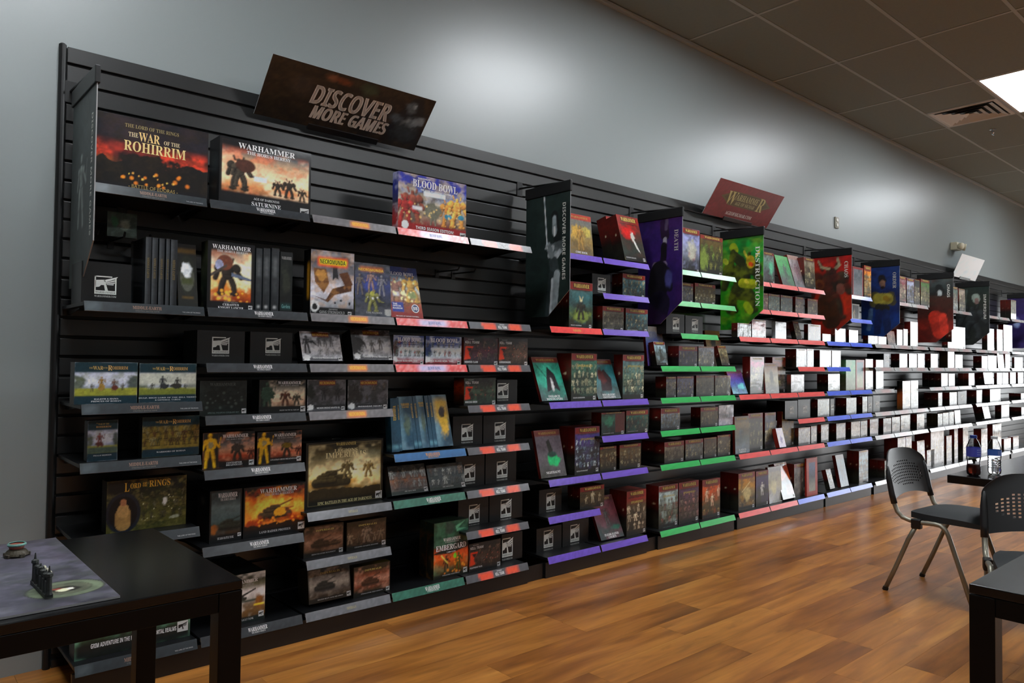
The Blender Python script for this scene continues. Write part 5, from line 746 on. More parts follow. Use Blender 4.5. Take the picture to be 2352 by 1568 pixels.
put('E',5,7.028,-.303,.158,.285,.06,16,37,0,'tall white glaring box, end of the fifth blue-edged shelf',S=aos('b0b8b8 b4bcbc b8bcbc',3,red=.02),gl=2)
put('E',6,6.358,-.29,.071,.143,.16,8,20,0,'filler block with emblem, sixth blue-edged shelf start',k='ph',e=(.555,.519,.667,.327))
put('E',6,6.637,-.303,.199,.145,.05,21,19,0,'silver wrapped box, sixth blue-edged shelf',S=aos('7c8688 8c9698 98a2a6',4,red=.02),gl=2,n=2,lab2='dark box behind the silver wrapped box, sixth blue-edged shelf')
put('E',6,6.963,-.303,.099,.149,.051,10,19,0,'slim pale box with blue side, sixth blue-edged shelf',S=aos('8a9698 909c9e 8c9ca0',5,red=.02),gl=2)
put('E',6,7.104,-.29,.102,.149,.16,10,19,0,'grey filler block with emblem, first at the end of the sixth blue-edged shelf',k='ph',e=(.452,.419,.543,.339))
put('E',6,7.217,-.29,.153,.155,.16,15,19,0,'grey filler block with emblem, second at the end of the sixth blue-edged shelf',k='ph',e=(.622,.425,.5,.389))
put('E',7,6.444,-.303,.174,.142,.065,19,19,0,'grey wrapped box, first on the seventh blue-edged shelf',S=aos('6c7478 7c868a 747880',3,red=.04),gl=2)
put('E',7,6.731,-.303,.184,.144,.05,20,19,0,'cream wrapped box, second on the seventh blue-edged shelf',S=aos('a8a8a4 b4b0a8 b8b8b8',4,red=.04),gl=2)
put('E',7,6.926,-.303,.136,.143,.05,14,18,0,'pale blue wrapped box, third on the seventh blue-edged shelf',S=aos('8a9498 98a4a8 94a0a8',5,red=.04),gl=2)
put('E',7,7.119,-.303,.179,.151,.023,18,19,0,'pinkish wrapped box, fourth on the seventh blue-edged shelf',S=aos('8c8890 948c94 8c8c94',6,red=.04),gl=2)
put('E',9,6.33,-.303,.087,.167,.04,9,23,.255,'slim red-sided leaning box, bottom blue-edged shelf',S=aos('8a9094 90989c 8c9498',3,red=.04))
put('E',9,6.534,-.303,.151,.278,.03,16,38,.196,'blue-grey leaning warrior book, bottom blue-edged shelf',S=bk('8a9094 5c7080 4c6478 54707c 64584c',4,[''],[('f',.5,.2,.6,'3c3c38')],top='5c4034',tx=[],d=.03),k='book')
put('E',9,6.889,-.303,.19,.294,.055,20,39,0,'tall pale blue army box with red side, bottom blue-edged shelf',S=aos('8a8c88 8aa0ac 8ab4c8 8cb0c0 98a0a4',5,red=.05),gl=2,n=2,lab2='red-sided box behind the pale blue army box, bottom shelf')
put('E',9,7.445,-.303,.18,.163,.071,18,20,0,'green-sided low box near the chair back, bottom shelf',S=aos('7c8480 8a9490 8c9894',6,red=.03),n=2,lab2='dark green box behind the low box near the chair back')
put('F',1,7.785,-.303,.182,.275,.06,17,33,0,'pink-white box, first along the top shelf of the first pale-edged bay',S=aos('8a7468 98847c 7c3040 a89a9c',4,red=.1),gl=1)
put('F',1,7.991,-.303,.178,.27,.06,17,32,0,'pale blue box, second along the top shelf of the first pale-edged bay',S=aos('6c7080 8088a4 98a0b8 a8b0c0',5,red=.1),gl=1)
put('F',1,8.181,-.303,.148,.272,.06,14,31,0,'black and tan box, third along the top shelf of the first pale-edged bay',S=aos('3c2c18 5a4020 202420 14181a',4,red=.03),gl=1)
put('F',1,8.355,-.303,.238,.291,.06,22,33,0,'bright green box, fourth along the top shelf of the first pale-edged bay',S=aos('54502c 6c6830 4c7038 3c7030',1,red=.1),gl=1)
put('F',3,7.304,-.303,.186,.081,.06,19,10,0,'grey-brown box, first along the second shelf of the first pale-edged bay',S=aos('6a5c54 7a6c60 8a8478',2,red=.03),gl=1)
put('F',3,7.532,-.303,.184,.14,.03,18,17,.114,'rosy leaning box, second along the second shelf of the first pale-edged bay',S=aos('7a6058 8a6c68 84605c',7,red=.03),gl=1)
put('F',3,7.739,-.303,.137,.163,.06,13,19,0,'olive-green box, third along the second shelf of the first pale-edged bay',S=aos('5a6a38 6c7c40 7c8450',9,red=.03),gl=1)
put('F',3,7.899,-.303,.108,.173,.06,10,20,0,'blue box, fourth along the second shelf of the first pale-edged bay',S=aos('4c6c8a 5878a0 5c70a0',6,red=.03),gl=1)
put('F',3,8.076,-.303,.192,.255,.06,18,30,0,'purple box, fifth along the second shelf of the first pale-edged bay',S=aos('504850 6a5c6c 7c6490',4,red=.03),gl=1)
put('F',4,7.463,-.29,.13,.135,.16,13,16,0,'dark filler block, first along the third shelf of the first pale-edged bay',k='ph',e=(.653,.6,.538,.435))
put('F',4,7.801,-.303,.193,.14,.041,18,17,0,'dark-sided pale box, second along the third shelf of the first pale-edged bay',S=aos('98a0a4 a4acb0 b0b4b8',6,red=.03),gl=2,n=2,lab2='dark-sided box behind the second one on the third shelf of the first pale-edged bay')  # pale fronts of the far bays have window glare painted into the ink
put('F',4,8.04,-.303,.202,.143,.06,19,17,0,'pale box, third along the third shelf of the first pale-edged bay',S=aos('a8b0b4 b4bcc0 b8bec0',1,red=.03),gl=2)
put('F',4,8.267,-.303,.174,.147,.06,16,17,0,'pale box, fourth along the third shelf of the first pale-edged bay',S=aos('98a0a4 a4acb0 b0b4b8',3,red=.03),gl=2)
put('F',5,7.254,-.303,.165,.279,.039,17,35,0,'tall white card box with red stripe, first along the fourth shelf of the first pale-edged bay',S=aos('8c9498 a0a8aa a8b0b8',6,red=.03),art=[('g','8c9498','a0a8aa','98a0a4','8a2c28','a0a8b0','b0b8c0')],gl=2)
put('F',5,8.923,-.303,.194,.147,.064,17,16,0,'silver box with deep dark side, second along the fourth shelf of the first pale-edged bay',S=aos('98a0a4 a4acb0 b0b4b8',3,red=.03),gl=2,n=3,lab2='dark-sided box behind the second one on the fourth shelf of the first pale-edged bay')
put('F',5,9.145,-.303,.188,.142,.06,16,15,0,'pale box, third along the fourth shelf of the first pale-edged bay',S=aos('98a8a4 a4b4b0 a8b4b4',2,red=.03),gl=2)
put('F',6,7.874,-.303,.196,.284,.026,19,34,0,'tall orange and grey box, first along the fifth shelf of the first pale-edged bay',S=aos('7c7468 98907c b09068 b8946c a8acb0',4,red=.03),side=[('g','54401f','8a4a20','8a4a20','181a18','141614')],gl=2,n=2,lab2='dark-sided box behind the first one on the fifth shelf of the first pale-edged bay')
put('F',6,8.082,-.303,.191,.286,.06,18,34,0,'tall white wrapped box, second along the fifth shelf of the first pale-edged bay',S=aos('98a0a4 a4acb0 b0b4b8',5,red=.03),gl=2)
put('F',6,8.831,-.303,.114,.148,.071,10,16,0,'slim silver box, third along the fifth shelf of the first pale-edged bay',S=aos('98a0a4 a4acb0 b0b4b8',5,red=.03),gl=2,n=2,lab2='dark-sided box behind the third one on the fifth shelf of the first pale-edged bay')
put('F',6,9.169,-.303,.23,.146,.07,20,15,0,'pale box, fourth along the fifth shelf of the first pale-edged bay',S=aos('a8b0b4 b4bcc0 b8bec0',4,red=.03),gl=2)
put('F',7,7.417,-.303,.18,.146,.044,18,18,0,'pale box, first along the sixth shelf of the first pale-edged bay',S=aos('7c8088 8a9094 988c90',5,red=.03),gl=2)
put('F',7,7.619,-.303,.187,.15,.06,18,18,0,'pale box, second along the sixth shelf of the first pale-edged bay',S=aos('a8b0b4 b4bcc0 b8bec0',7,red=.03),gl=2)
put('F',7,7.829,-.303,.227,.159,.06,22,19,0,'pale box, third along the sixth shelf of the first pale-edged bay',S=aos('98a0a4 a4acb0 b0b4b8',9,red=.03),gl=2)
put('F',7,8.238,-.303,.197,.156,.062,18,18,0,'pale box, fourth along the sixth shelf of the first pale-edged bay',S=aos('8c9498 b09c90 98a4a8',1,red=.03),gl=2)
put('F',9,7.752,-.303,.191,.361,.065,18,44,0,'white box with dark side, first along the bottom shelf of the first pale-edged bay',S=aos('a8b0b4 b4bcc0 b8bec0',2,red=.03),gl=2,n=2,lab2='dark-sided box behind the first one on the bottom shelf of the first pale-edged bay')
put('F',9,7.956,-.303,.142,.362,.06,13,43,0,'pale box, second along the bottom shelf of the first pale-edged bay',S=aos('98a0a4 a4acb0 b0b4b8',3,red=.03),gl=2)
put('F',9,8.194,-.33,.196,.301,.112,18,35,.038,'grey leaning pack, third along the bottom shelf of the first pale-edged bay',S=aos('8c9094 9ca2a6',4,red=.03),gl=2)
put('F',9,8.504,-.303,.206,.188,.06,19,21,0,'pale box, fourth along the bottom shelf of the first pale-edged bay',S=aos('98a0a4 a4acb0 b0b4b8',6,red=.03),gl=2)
put('G',1,9.265,-.303,.178,.281,.06,15,30,0,'green-grey box, first along the top shelf of the second pale-edged bay',S=aos('a8b4b4 6c6464 5c7468 4a6458',1,red=.1),gl=1)
put('G',1,9.499,-.303,.199,.274,.03,16,28,.028,'tan leaning book, second along the top shelf of the second pale-edged bay',S=aos('5c5c54 74685c a89c8c 98948c',9,red=.03),gl=1)
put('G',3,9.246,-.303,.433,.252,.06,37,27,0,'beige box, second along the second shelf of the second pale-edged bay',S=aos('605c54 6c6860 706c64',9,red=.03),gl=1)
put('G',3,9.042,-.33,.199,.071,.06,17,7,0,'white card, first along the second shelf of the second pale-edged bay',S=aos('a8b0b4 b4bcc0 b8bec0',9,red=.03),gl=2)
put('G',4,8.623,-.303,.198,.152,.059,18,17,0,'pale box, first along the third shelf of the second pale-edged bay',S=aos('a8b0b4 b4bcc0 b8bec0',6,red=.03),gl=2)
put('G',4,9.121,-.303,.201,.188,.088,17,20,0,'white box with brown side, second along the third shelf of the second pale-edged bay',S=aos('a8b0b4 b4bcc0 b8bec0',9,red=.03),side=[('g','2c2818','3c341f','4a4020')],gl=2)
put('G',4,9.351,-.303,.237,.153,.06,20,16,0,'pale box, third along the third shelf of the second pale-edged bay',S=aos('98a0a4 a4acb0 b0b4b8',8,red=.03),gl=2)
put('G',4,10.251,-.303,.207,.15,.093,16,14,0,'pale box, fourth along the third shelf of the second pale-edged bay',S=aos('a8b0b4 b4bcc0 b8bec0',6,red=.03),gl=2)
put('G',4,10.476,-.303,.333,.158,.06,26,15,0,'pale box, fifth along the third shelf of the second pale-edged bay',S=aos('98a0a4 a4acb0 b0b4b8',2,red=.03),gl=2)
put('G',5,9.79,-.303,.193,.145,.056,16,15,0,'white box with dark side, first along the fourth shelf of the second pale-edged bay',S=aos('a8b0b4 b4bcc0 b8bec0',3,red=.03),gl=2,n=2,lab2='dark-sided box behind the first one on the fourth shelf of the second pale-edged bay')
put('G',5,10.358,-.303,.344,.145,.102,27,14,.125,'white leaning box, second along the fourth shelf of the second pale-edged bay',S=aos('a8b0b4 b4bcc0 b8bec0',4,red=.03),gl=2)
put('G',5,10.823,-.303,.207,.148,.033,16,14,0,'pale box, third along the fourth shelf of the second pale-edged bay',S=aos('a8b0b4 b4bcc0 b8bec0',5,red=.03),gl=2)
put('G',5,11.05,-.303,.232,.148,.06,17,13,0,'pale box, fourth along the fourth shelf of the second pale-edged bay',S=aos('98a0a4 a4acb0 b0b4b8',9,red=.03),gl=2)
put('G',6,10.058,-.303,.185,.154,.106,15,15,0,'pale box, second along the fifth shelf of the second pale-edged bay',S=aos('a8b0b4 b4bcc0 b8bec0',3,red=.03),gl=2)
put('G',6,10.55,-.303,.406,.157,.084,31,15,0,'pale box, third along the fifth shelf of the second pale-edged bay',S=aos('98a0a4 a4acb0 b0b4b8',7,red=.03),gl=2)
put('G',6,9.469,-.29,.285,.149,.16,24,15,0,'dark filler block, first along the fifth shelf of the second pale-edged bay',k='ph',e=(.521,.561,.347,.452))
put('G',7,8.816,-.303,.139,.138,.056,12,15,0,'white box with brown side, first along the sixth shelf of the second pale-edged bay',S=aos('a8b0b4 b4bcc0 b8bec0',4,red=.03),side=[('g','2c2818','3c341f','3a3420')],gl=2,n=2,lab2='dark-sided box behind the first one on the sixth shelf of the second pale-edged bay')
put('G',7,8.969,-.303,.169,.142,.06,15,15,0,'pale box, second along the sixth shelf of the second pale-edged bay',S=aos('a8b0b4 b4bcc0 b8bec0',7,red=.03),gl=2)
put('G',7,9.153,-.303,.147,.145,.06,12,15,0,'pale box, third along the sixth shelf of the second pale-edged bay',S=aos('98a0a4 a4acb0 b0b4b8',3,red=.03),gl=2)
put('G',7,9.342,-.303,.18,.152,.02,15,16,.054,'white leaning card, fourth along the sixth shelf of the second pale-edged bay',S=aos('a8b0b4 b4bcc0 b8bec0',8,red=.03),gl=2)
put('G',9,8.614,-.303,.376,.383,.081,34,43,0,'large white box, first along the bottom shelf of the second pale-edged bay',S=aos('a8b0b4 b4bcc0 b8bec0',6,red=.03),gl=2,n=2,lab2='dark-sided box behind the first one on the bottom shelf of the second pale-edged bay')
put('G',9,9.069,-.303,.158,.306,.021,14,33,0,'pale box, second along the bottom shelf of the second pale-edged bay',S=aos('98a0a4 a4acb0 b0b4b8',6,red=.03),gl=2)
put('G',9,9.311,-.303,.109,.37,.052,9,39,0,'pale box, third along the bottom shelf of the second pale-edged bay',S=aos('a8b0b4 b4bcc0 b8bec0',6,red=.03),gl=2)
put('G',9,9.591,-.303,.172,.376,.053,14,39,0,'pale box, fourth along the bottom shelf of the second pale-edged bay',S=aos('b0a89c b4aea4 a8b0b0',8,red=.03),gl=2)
put('H',1,11.414,-.303,.225,.264,.061,16,24,0,'olive box with white badge sides, first along the top shelf of the third pale-edged bay',S=aos('6a6c5c 747464 7c7c6c',1,red=.03),gl=1,n=2,lab2='dark-sided box behind the first one on the top shelf of the third pale-edged bay')
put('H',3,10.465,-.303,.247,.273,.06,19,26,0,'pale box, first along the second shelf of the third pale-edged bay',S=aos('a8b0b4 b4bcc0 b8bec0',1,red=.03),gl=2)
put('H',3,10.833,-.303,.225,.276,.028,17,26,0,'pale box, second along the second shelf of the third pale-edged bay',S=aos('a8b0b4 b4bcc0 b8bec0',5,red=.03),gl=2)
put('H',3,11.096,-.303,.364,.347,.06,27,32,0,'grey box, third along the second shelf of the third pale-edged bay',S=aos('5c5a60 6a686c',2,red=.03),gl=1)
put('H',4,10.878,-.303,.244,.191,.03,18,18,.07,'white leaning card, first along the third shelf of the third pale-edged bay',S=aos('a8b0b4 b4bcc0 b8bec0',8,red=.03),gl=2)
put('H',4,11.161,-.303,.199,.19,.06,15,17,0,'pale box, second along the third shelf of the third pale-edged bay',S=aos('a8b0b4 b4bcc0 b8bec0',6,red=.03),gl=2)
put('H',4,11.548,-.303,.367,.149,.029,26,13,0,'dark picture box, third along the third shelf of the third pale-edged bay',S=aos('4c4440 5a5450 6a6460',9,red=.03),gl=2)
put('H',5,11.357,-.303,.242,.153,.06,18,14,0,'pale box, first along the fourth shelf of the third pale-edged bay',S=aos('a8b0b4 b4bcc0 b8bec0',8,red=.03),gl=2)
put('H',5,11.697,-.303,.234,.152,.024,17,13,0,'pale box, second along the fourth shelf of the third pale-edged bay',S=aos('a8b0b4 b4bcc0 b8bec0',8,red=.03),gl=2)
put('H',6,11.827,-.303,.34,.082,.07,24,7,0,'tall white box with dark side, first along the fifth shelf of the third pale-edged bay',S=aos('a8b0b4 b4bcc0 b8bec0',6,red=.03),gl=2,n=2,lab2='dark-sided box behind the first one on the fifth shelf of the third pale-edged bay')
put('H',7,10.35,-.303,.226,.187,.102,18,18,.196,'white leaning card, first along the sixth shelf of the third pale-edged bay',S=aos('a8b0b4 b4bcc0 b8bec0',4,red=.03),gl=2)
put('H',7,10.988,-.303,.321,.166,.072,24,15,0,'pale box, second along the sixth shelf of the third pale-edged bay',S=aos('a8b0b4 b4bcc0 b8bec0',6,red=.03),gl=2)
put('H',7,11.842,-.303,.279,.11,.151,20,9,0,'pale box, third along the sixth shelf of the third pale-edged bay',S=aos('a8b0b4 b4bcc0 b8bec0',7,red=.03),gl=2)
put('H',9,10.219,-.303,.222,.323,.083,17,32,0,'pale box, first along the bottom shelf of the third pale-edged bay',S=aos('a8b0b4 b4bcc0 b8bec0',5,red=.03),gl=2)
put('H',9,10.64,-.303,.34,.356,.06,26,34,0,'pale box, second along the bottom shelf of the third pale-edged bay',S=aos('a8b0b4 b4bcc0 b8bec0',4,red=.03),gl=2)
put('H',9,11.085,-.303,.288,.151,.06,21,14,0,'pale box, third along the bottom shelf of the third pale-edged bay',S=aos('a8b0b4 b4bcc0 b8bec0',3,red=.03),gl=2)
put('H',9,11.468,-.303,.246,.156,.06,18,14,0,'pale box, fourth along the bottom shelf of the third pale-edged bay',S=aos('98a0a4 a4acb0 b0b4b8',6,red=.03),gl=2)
# ------------------------------------------------------------------ hanging banners (seen from the grey wall end)
def fig_b(c, x=.5, b=.15, h=.7, big=True): return ('w' if big else 'f', x, b, h, c)
BAN = [(.615, 'DISCOVER MORE GAMES', 'b', 'grey-green banner with fantasy knight hanging edge-on beside the grey wall', [('g', '3c4444', '3a4242', '404848'), ('n', '4a5454', .4, 4), ('f', .45, .3, .4, '6c7472')], (.87, .55, .06, .62)),
       (2.976, 'DISCOVER MORE GAMES', 'b', 'dark green banner with silver sword and masked knight', [('g', '1c2826', '1e2c2a', '202e2c'), ('n', '2c3c38', .5, 4), ('k', .66, .82, .72, .62, .04, '161c1c'), ('k', .655, .8, .66, .7, .022, '8a9498'), ('e', .66, .7, .06, .05, '7c868a', .1), ('k', .66, .72, .66, .66, .012, 'c0c8cc'), ('k', .6, .54, .8, .56, .05, '5c6669'), ('k', .55, .5, .62, .56, .022, '9aa2a6'), ('k', .7, .5, .62, .44, .03, '8a9498'), ('k', .78, .52, .62, .44, .022, 'a0a8ac'), ('k', .64, .44, .7, .3, .05, '3c4648'), ('k', .6, .34, .52, .02, .03, '2c3638'), ('k', .72, .34, .66, .04, .035, '8a9498'), ('k', .62, .3, .58, .02, .012, 'b4bcc0'), ('k', .52, .58, .6, .5, .03, '70797c'), ('k', .42, .99, .5, .56, .0065, 'b8c2c8'), ('k', .46, .56, .54, .6, .008, '8c9498'), ('n', '101616', .35, 9)], (.87, .6, .07, .62)),
       (4.018, 'DEATH', 's', 'purple banner with a dark figure, hanging over the purple-edged shelves', [('g', '30205a', '2c1c58', '34206a', '2e1c5c'), ('n', '4a2878', .4, 4), ('k', .6, .95, .62, .84, .05, '1a1820'), ('k', .66, .98, .64, .9, .018, '5c5e68'), ('k', .62, .8, .62, .76, .022, 'a0a2ac'), ('k', .6, .74, .58, .6, .035, '14121c'), ('k', .4, .56, .42, .54, .035, '7c748a'), ('k', .56, .54, .6, .56, .035, '857c94'), ('k', .5, .5, .46, .2, .1, '15131f'), ('k', .36, .5, .3, .3, .04, '15131f'), ('k', .66, .5, .72, .34, .04, '1a1828'), ('k', .5, .2, .42, .04, .12, '1a162e'), ('e', .7, .42, .08, .1, '4a4c84', .4), ('n', '5c2478', .3, 3, 9)], (.87, .78, .085, .2)),
       (5.016, 'DESTRUCTION', 's', 'green banner with a shouting horned brute, over the green-edged shelves', [('g', '147018', '2c8014', '107c24', '107c30', '148438'), ('n', '5c8014', .35, 3), ('w', .5, .18, .66, '2e3410'), ('k', .3, .9, .34, .86, .045, '8a9a22'), ('k', .3, .84, .24, .7, .035, '3c4414'), ('k', .34, .8, .5, .72, .05, '282c10'), ('k', .7, .74, .72, .7, .05, 'a08c1c'), ('k', .7, .7, .73, .69, .022, 'b84c1c'), ('k', .62, .78, .56, .84, .012, 'b8ac40'), ('k', .84, .77, .9, .82, .012, 'b8ac40'), ('k', .1, .76, .14, .74, .028, '9aa43c'), ('k', .52, .5, .76, .48, .05, '98a020'), ('k', .6, .52, .64, .5, .02, 'c0b840'), ('k', .44, .38, .7, .36, .06, '2c3010'), ('k', .62, .26, .7, .2, .04, '7c941c'), ('n', '1c2808', .5, 7, 4), ('n', '9aa828', .2, 9, 8)], (.87, .56, .1, .64)),
       (6.464, 'CHAOS', 's', 'red banner with a horned beast, hanging over the red-edged shelves', [('g', '982010', 'a02414', 'a82c14', 'a42418', 'a01c18'), ('n', 'b84818', .4, 4), ('w', .45, .2, .72, '342a1e'), ('k', .18, .95, .26, .87, .012, '9a9074'), ('k', .26, .87, .46, .84, .016, '9a9074'), ('k', .66, .97, .7, .88, .016, '98947a'), ('k', .7, .88, .58, .83, .02, '98947a'), ('k', .54, .8, .56, .74, .05, '2c2620'), ('k', .2, .66, .22, .64, .06, '6a4a26'), ('k', .2, .65, .22, .64, .03, '35281a'), ('k', .72, .6, .74, .56, .05, '6c4a40'), ('k', .4, .4, .5, .2, .12, '402410'), ('n', '6a1c0c', .45, 6, 3), ('n', '1c140e', .4, 8, 5)], (.87, .82, .09, .2)),
       (7.485, 'ORDER', 's', 'blue banner with a dark-haired man in pale yellow chest armour', [('g', '124488', '14408a', '10245c', '122c6c', '1a3878'), ('n', '28508c', .4, 4), ('n', '181c38', .4, 6, 2), ('k', .54, .84, .56, .8, .05, '1c1410'), ('k', .56, .78, .57, .74, .035, '9a7862'), ('k', .55, .71, .58, .71, .022, '2c1c14'), ('k', .36, .6, .34, .5, .06, '5c5a3a'), ('k', .78, .6, .82, .5, .05, '4a4a3a'), ('k', .44, .56, .7, .55, .075, '9a9444'), ('k', .64, .56, .7, .54, .035, '8a7422'), ('k', .46, .44, .66, .42, .05, '2c2c20'), ('k', .46, .36, .42, .1, .05, '1c2c5c'), ('k', .64, .36, .7, .1, .05, '1c3060'), ('k', .26, .4, .2, .14, .03, '5878a0'), ('n', '0c1430', .3, 7, 5)], (.87, .8, .09, .22)),
       (8.914, 'CHAOS', 'b', 'dark red banner with a pale face and red cloth, near the white sign', [('g', '5c1810', '84281c', '542018', '38241c', '283030', '485050'), ('n', '1c1814', .5, 5), ('k', .6, .86, .66, .8, .05, '1c2020'), ('k', .62, .79, .63, .75, .03, 'a0a8a8'), ('k', .4, .66, .8, .64, .08, '3c2c24'), ('k', .5, .4, .62, .16, .1, 'a83424'), ('k', .7, .4, .76, .18, .06, 'c04030'), ('n', '4a1810', .4, 6, 2)], (.87, .8, .08, .2)),
       (10.107, 'IMPERIUM', 'b', 'dark grey-green banner with a grey-haired figure, last full banner along the wall', [('g', '1a1e20', '1c2224', '242a2a', '2c342c', '20302c'), ('n', '343c34', .4, 4), ('k', .6, .82, .62, .78, .06, '8a9890'), ('k', .63, .77, .64, .73, .032, '806c68'), ('w', .5, .1, .6, '2c3234'), ('k', .34, .95, .28, .6, .012, '4c5854')], (.87, .65, .08, .42)),
       (12.147, '', 'b', 'violet banner at the far end of the display wall', [('g', '2c2050', '342860', '302454'), ('n', '4c3c80', .5, 4), ('e', .3, .5, .12, .12, '8a9ac8', .6)], None)]
for c, txt, font, lab, art, tp in BAN:
    w, h, zb = .362, .70, 1.448
    b = tag(empty('hanging_banner', (c, -.066, 0)), lab, 'banner', 'hanging banners'); b.rotation_euler = (0, 0, -PI/2)
    nu = 60 if c < 5.5 else 34
    p = link('panel', panel_grid(w, h, nu, int(nu*2.2), art, int(c*10), lambda u: max(0, (u-.52)/.48)*.145, th=.004, back='30302c'), 'flat', b, (0, 0, zb))
    if tp:
        L = Lettering(lambda u, v: (u*w, -.0006, v*h)); L.text(txt, font, *tp, 'c8ccc4', 'v'); L.build(p)
    MB().box(-.004, w+.006, -.007, .011, zb+h-.004, zb+h+.058, bev=.003).build('top_rail', 'black', b)
    MB().tube([(-.066, .002, 2.225), (0, .002, 2.222), (w, .002, zb+h+.05)], .006, 8).build('arm', 'black', b)
    MB().box(-.066, -.0615, -.02, .024, 2.18, 2.265, bev=.001).build('mounting_plate', 'shelf', b)
# ------------------------------------------------------------------ tilted header signs on top of the display wall
def sign(x0, w, z, ln, ang, art, lab, texts, extra=None, nu=80):
    s = tag(empty('header_sign', (x0, -.04, z)), lab, 'sign'); s.rotation_euler = (ang, 0, 0)
    b = link('board', panel_grid(w, ln, nu, max(10, int(nu*ln/w)), art, int(w*100), th=.004), 'flat', s)
    L = Lettering(lambda u, v: (u*w, -.0007, v*ln))
    if extra: extra(L)
    for t in texts: L.text(*t)
    L.build(b)
    MB().box(w*.3, w*.74, -.006, .01, -.014, .016, bev=.002).build('clip_rail', 'shelf', s)
    a = MB(); a.tube([(w*.5, .008, .01), (w*.5, .036, -.03)], .005, 6); a.build('support', 'black', s)
sign(1.33, .863, 2.293, .29, .75, [('g', '17130f', '1c1810', '241c14', '2a2216'), ('n', '3a3020', .4, 5), ('n', '0c0c0a', .5, 4, 6), ('e', .2, .65, .07, .2, '38302a', .6), ('n', '54402c', .25, 9, 3), ('e', .34, .9, .04, .07, '7a5038', .6), ('e', .42, .88, .05, .07, '6a3a20', .6), ('e', .57, .85, .06, .12, '3c4430', .6), ('p', (.76, .3), (.8, .62), (.86, .94), (.92, .98), (.98, .55), (.98, .12), (.8, .1), '1a1e20'), ('e', .87, .78, .035, .14, '5c666a', .6), ('e', .885, .8, .014, .05, '9aa4a8', .6), ('e', .8, .5, .05, .1, '4c565a', .5), ('e', .94, .55, .05, .12, '7c868a', .5), ('e', .88, .4, .05, .16, '8c9698', .6), ('e', .87, .3, .08, .2, '30383a', .5)],
     'wide dark header sign reading DISCOVER MORE GAMES above the second column', [('DISCOVER', 'h', .508, .56, .475, .33, 'd8ccc0', .012), ('MORE GAMES', 'h', .53, .27, .465, .23, 'd8ccc0', .012)])
def plate(L):
    for c, k in (('5a4a24', 1.), ('4a3a1c', .9)):
        L.mb.poly([L.fn(.5+(a)*k, .58+b*k) for a, b in ((-.3, .1), (-.24, .2), (.24, .2), (.3, .1), (.38, .0), (.3, -.1), (.24, -.2), (-.24, -.2), (-.3, -.1), (-.38, 0))], lin(c)*INK); f0 = L.fn; L.fn = lambda u, v, f0=f0: (f0(u, v)[0], f0(u, v)[1]-.0006, f0(u, v)[2])
sign(4.807, .926, 2.33, .29, .60, [('g', '6a2426', '6c2628', '702a2c'), ('n', '7a3034', .4, 3)], 'red header sign with gold lettering plate above the green-edged shelves',
     [('W', 's', .27, .58, .14, .36, 'b0a068'), ('ARHAMME', 's', .5, .64, .34, .17, 'a89c68'), ('R', 's', .73, .58, .1, .38, 'b0a068'), ('AGE OF SIGMAR', 's', .5, .47, .3, .1, 'a0966a'), ('AGEOFSIGMAR.COM', 's', .49, .17, .4, .1, 'd0c8c0')], plate, 60)
sign(10.075, .833, 2.294, .285, .40, [('g', 'c0c8cc', 'c4ccd0', 'c8ccd0')], 'blank white header sign catching glare, far along the display wall', [], None, 12)
# ------------------------------------------------------------------ pegs and the hanging green pack
def peg(x, z, ln, lab, grp):
    m = MB(); m.box(x-.012, x+.012, -.004, -.0005, z-.03, z+.012); m.tube([(x, -.003, z), (x, -ln, z-.004), (x, -ln-.012, z+.012)], .004, 6)
    tag(m.build('peg_hook', 'black'), lab, 'peg hook', grp)
peg(2.38, 1.672, .19, 'empty black peg hook beside the sports rulebook, nearer one', 'empty peg hooks'); peg(2.49, 1.672, .19, 'empty black peg hook near the fifth column, farther one', 'empty peg hooks')
for i, x in enumerate((.68, .77, .86)): peg(x, 1.655, .2, '%s black peg hook under the top shelf beside the grey wall' % NTH[i], 'peg hooks under the top shelf')
gp = tag(link('blister_pack', carton(.105, .095, .014, 26, 22, [('g', '28382e', '304438', '3c4c44'), ('n', '5a6a60', .5, 5), ('e', .25, .6, .15, .25, '2c7048', .6), ('e', .6, .55, .22, .25, '8a9a90', .6)], [('g', '202824')], 4), 'film', None, (.722, -.15, 1.655)), 'small green blister pack hanging under the top shelf beside the banner', 'blister pack')
MB().box(.035, .07, .004, .008, .0945, .115).build('hang_tab', 'film', gp)
# ------------------------------------------------------------------ tables
def table(x0, x1, y0, y1, z, lab, leg=.047, top='tabletop', apron=.038):
    t = tag(empty('table', ((x0+x1)/2, (y0+y1)/2, 0)), lab, 'table'); w, d = (x1-x0)/2, (y1-y0)/2
    MB().box(-w, w, -d, d, z-.019, z, bev=.002).build('tabletop', top, t)
    for sx in (-1, 1):
        for sy in (-1, 1):
            a, b = sorted((sx*w, sx*(w-leg))); c, e = sorted((sy*d, sy*(d-leg))); MB().box(a, b, c, e, 0, z-.0205, bev=.0015).build('leg', 'table', t)
    for s in (-1, 1):
        a, b = sorted((s*(d-.002), s*(d-.02))); MB().box(-w+leg, w-leg, a, b, z-.0205-apron, z-.0205, bev=.001).build('apron', 'table', t)
        a, b = sorted((s*(w-.002), s*(w-.02))); MB().box(a, b, -d+leg, d-leg, z-.0205-apron, z-.0205, bev=.001).build('apron', 'table', t)
    return t
table(-.75, .61, -1.807, -1.205, .74, 'black table carrying the purple game mat, close to the grey wall')
table(1.75, 3.0, -3.5, -2.779, .74, 'bare dark table near the chairs, its corner cut by the frame')
pt = tag(empty('pedestal_table', (4.6, -2.38, 0)), 'dark pedestal table holding two plastic bottles', 'table')
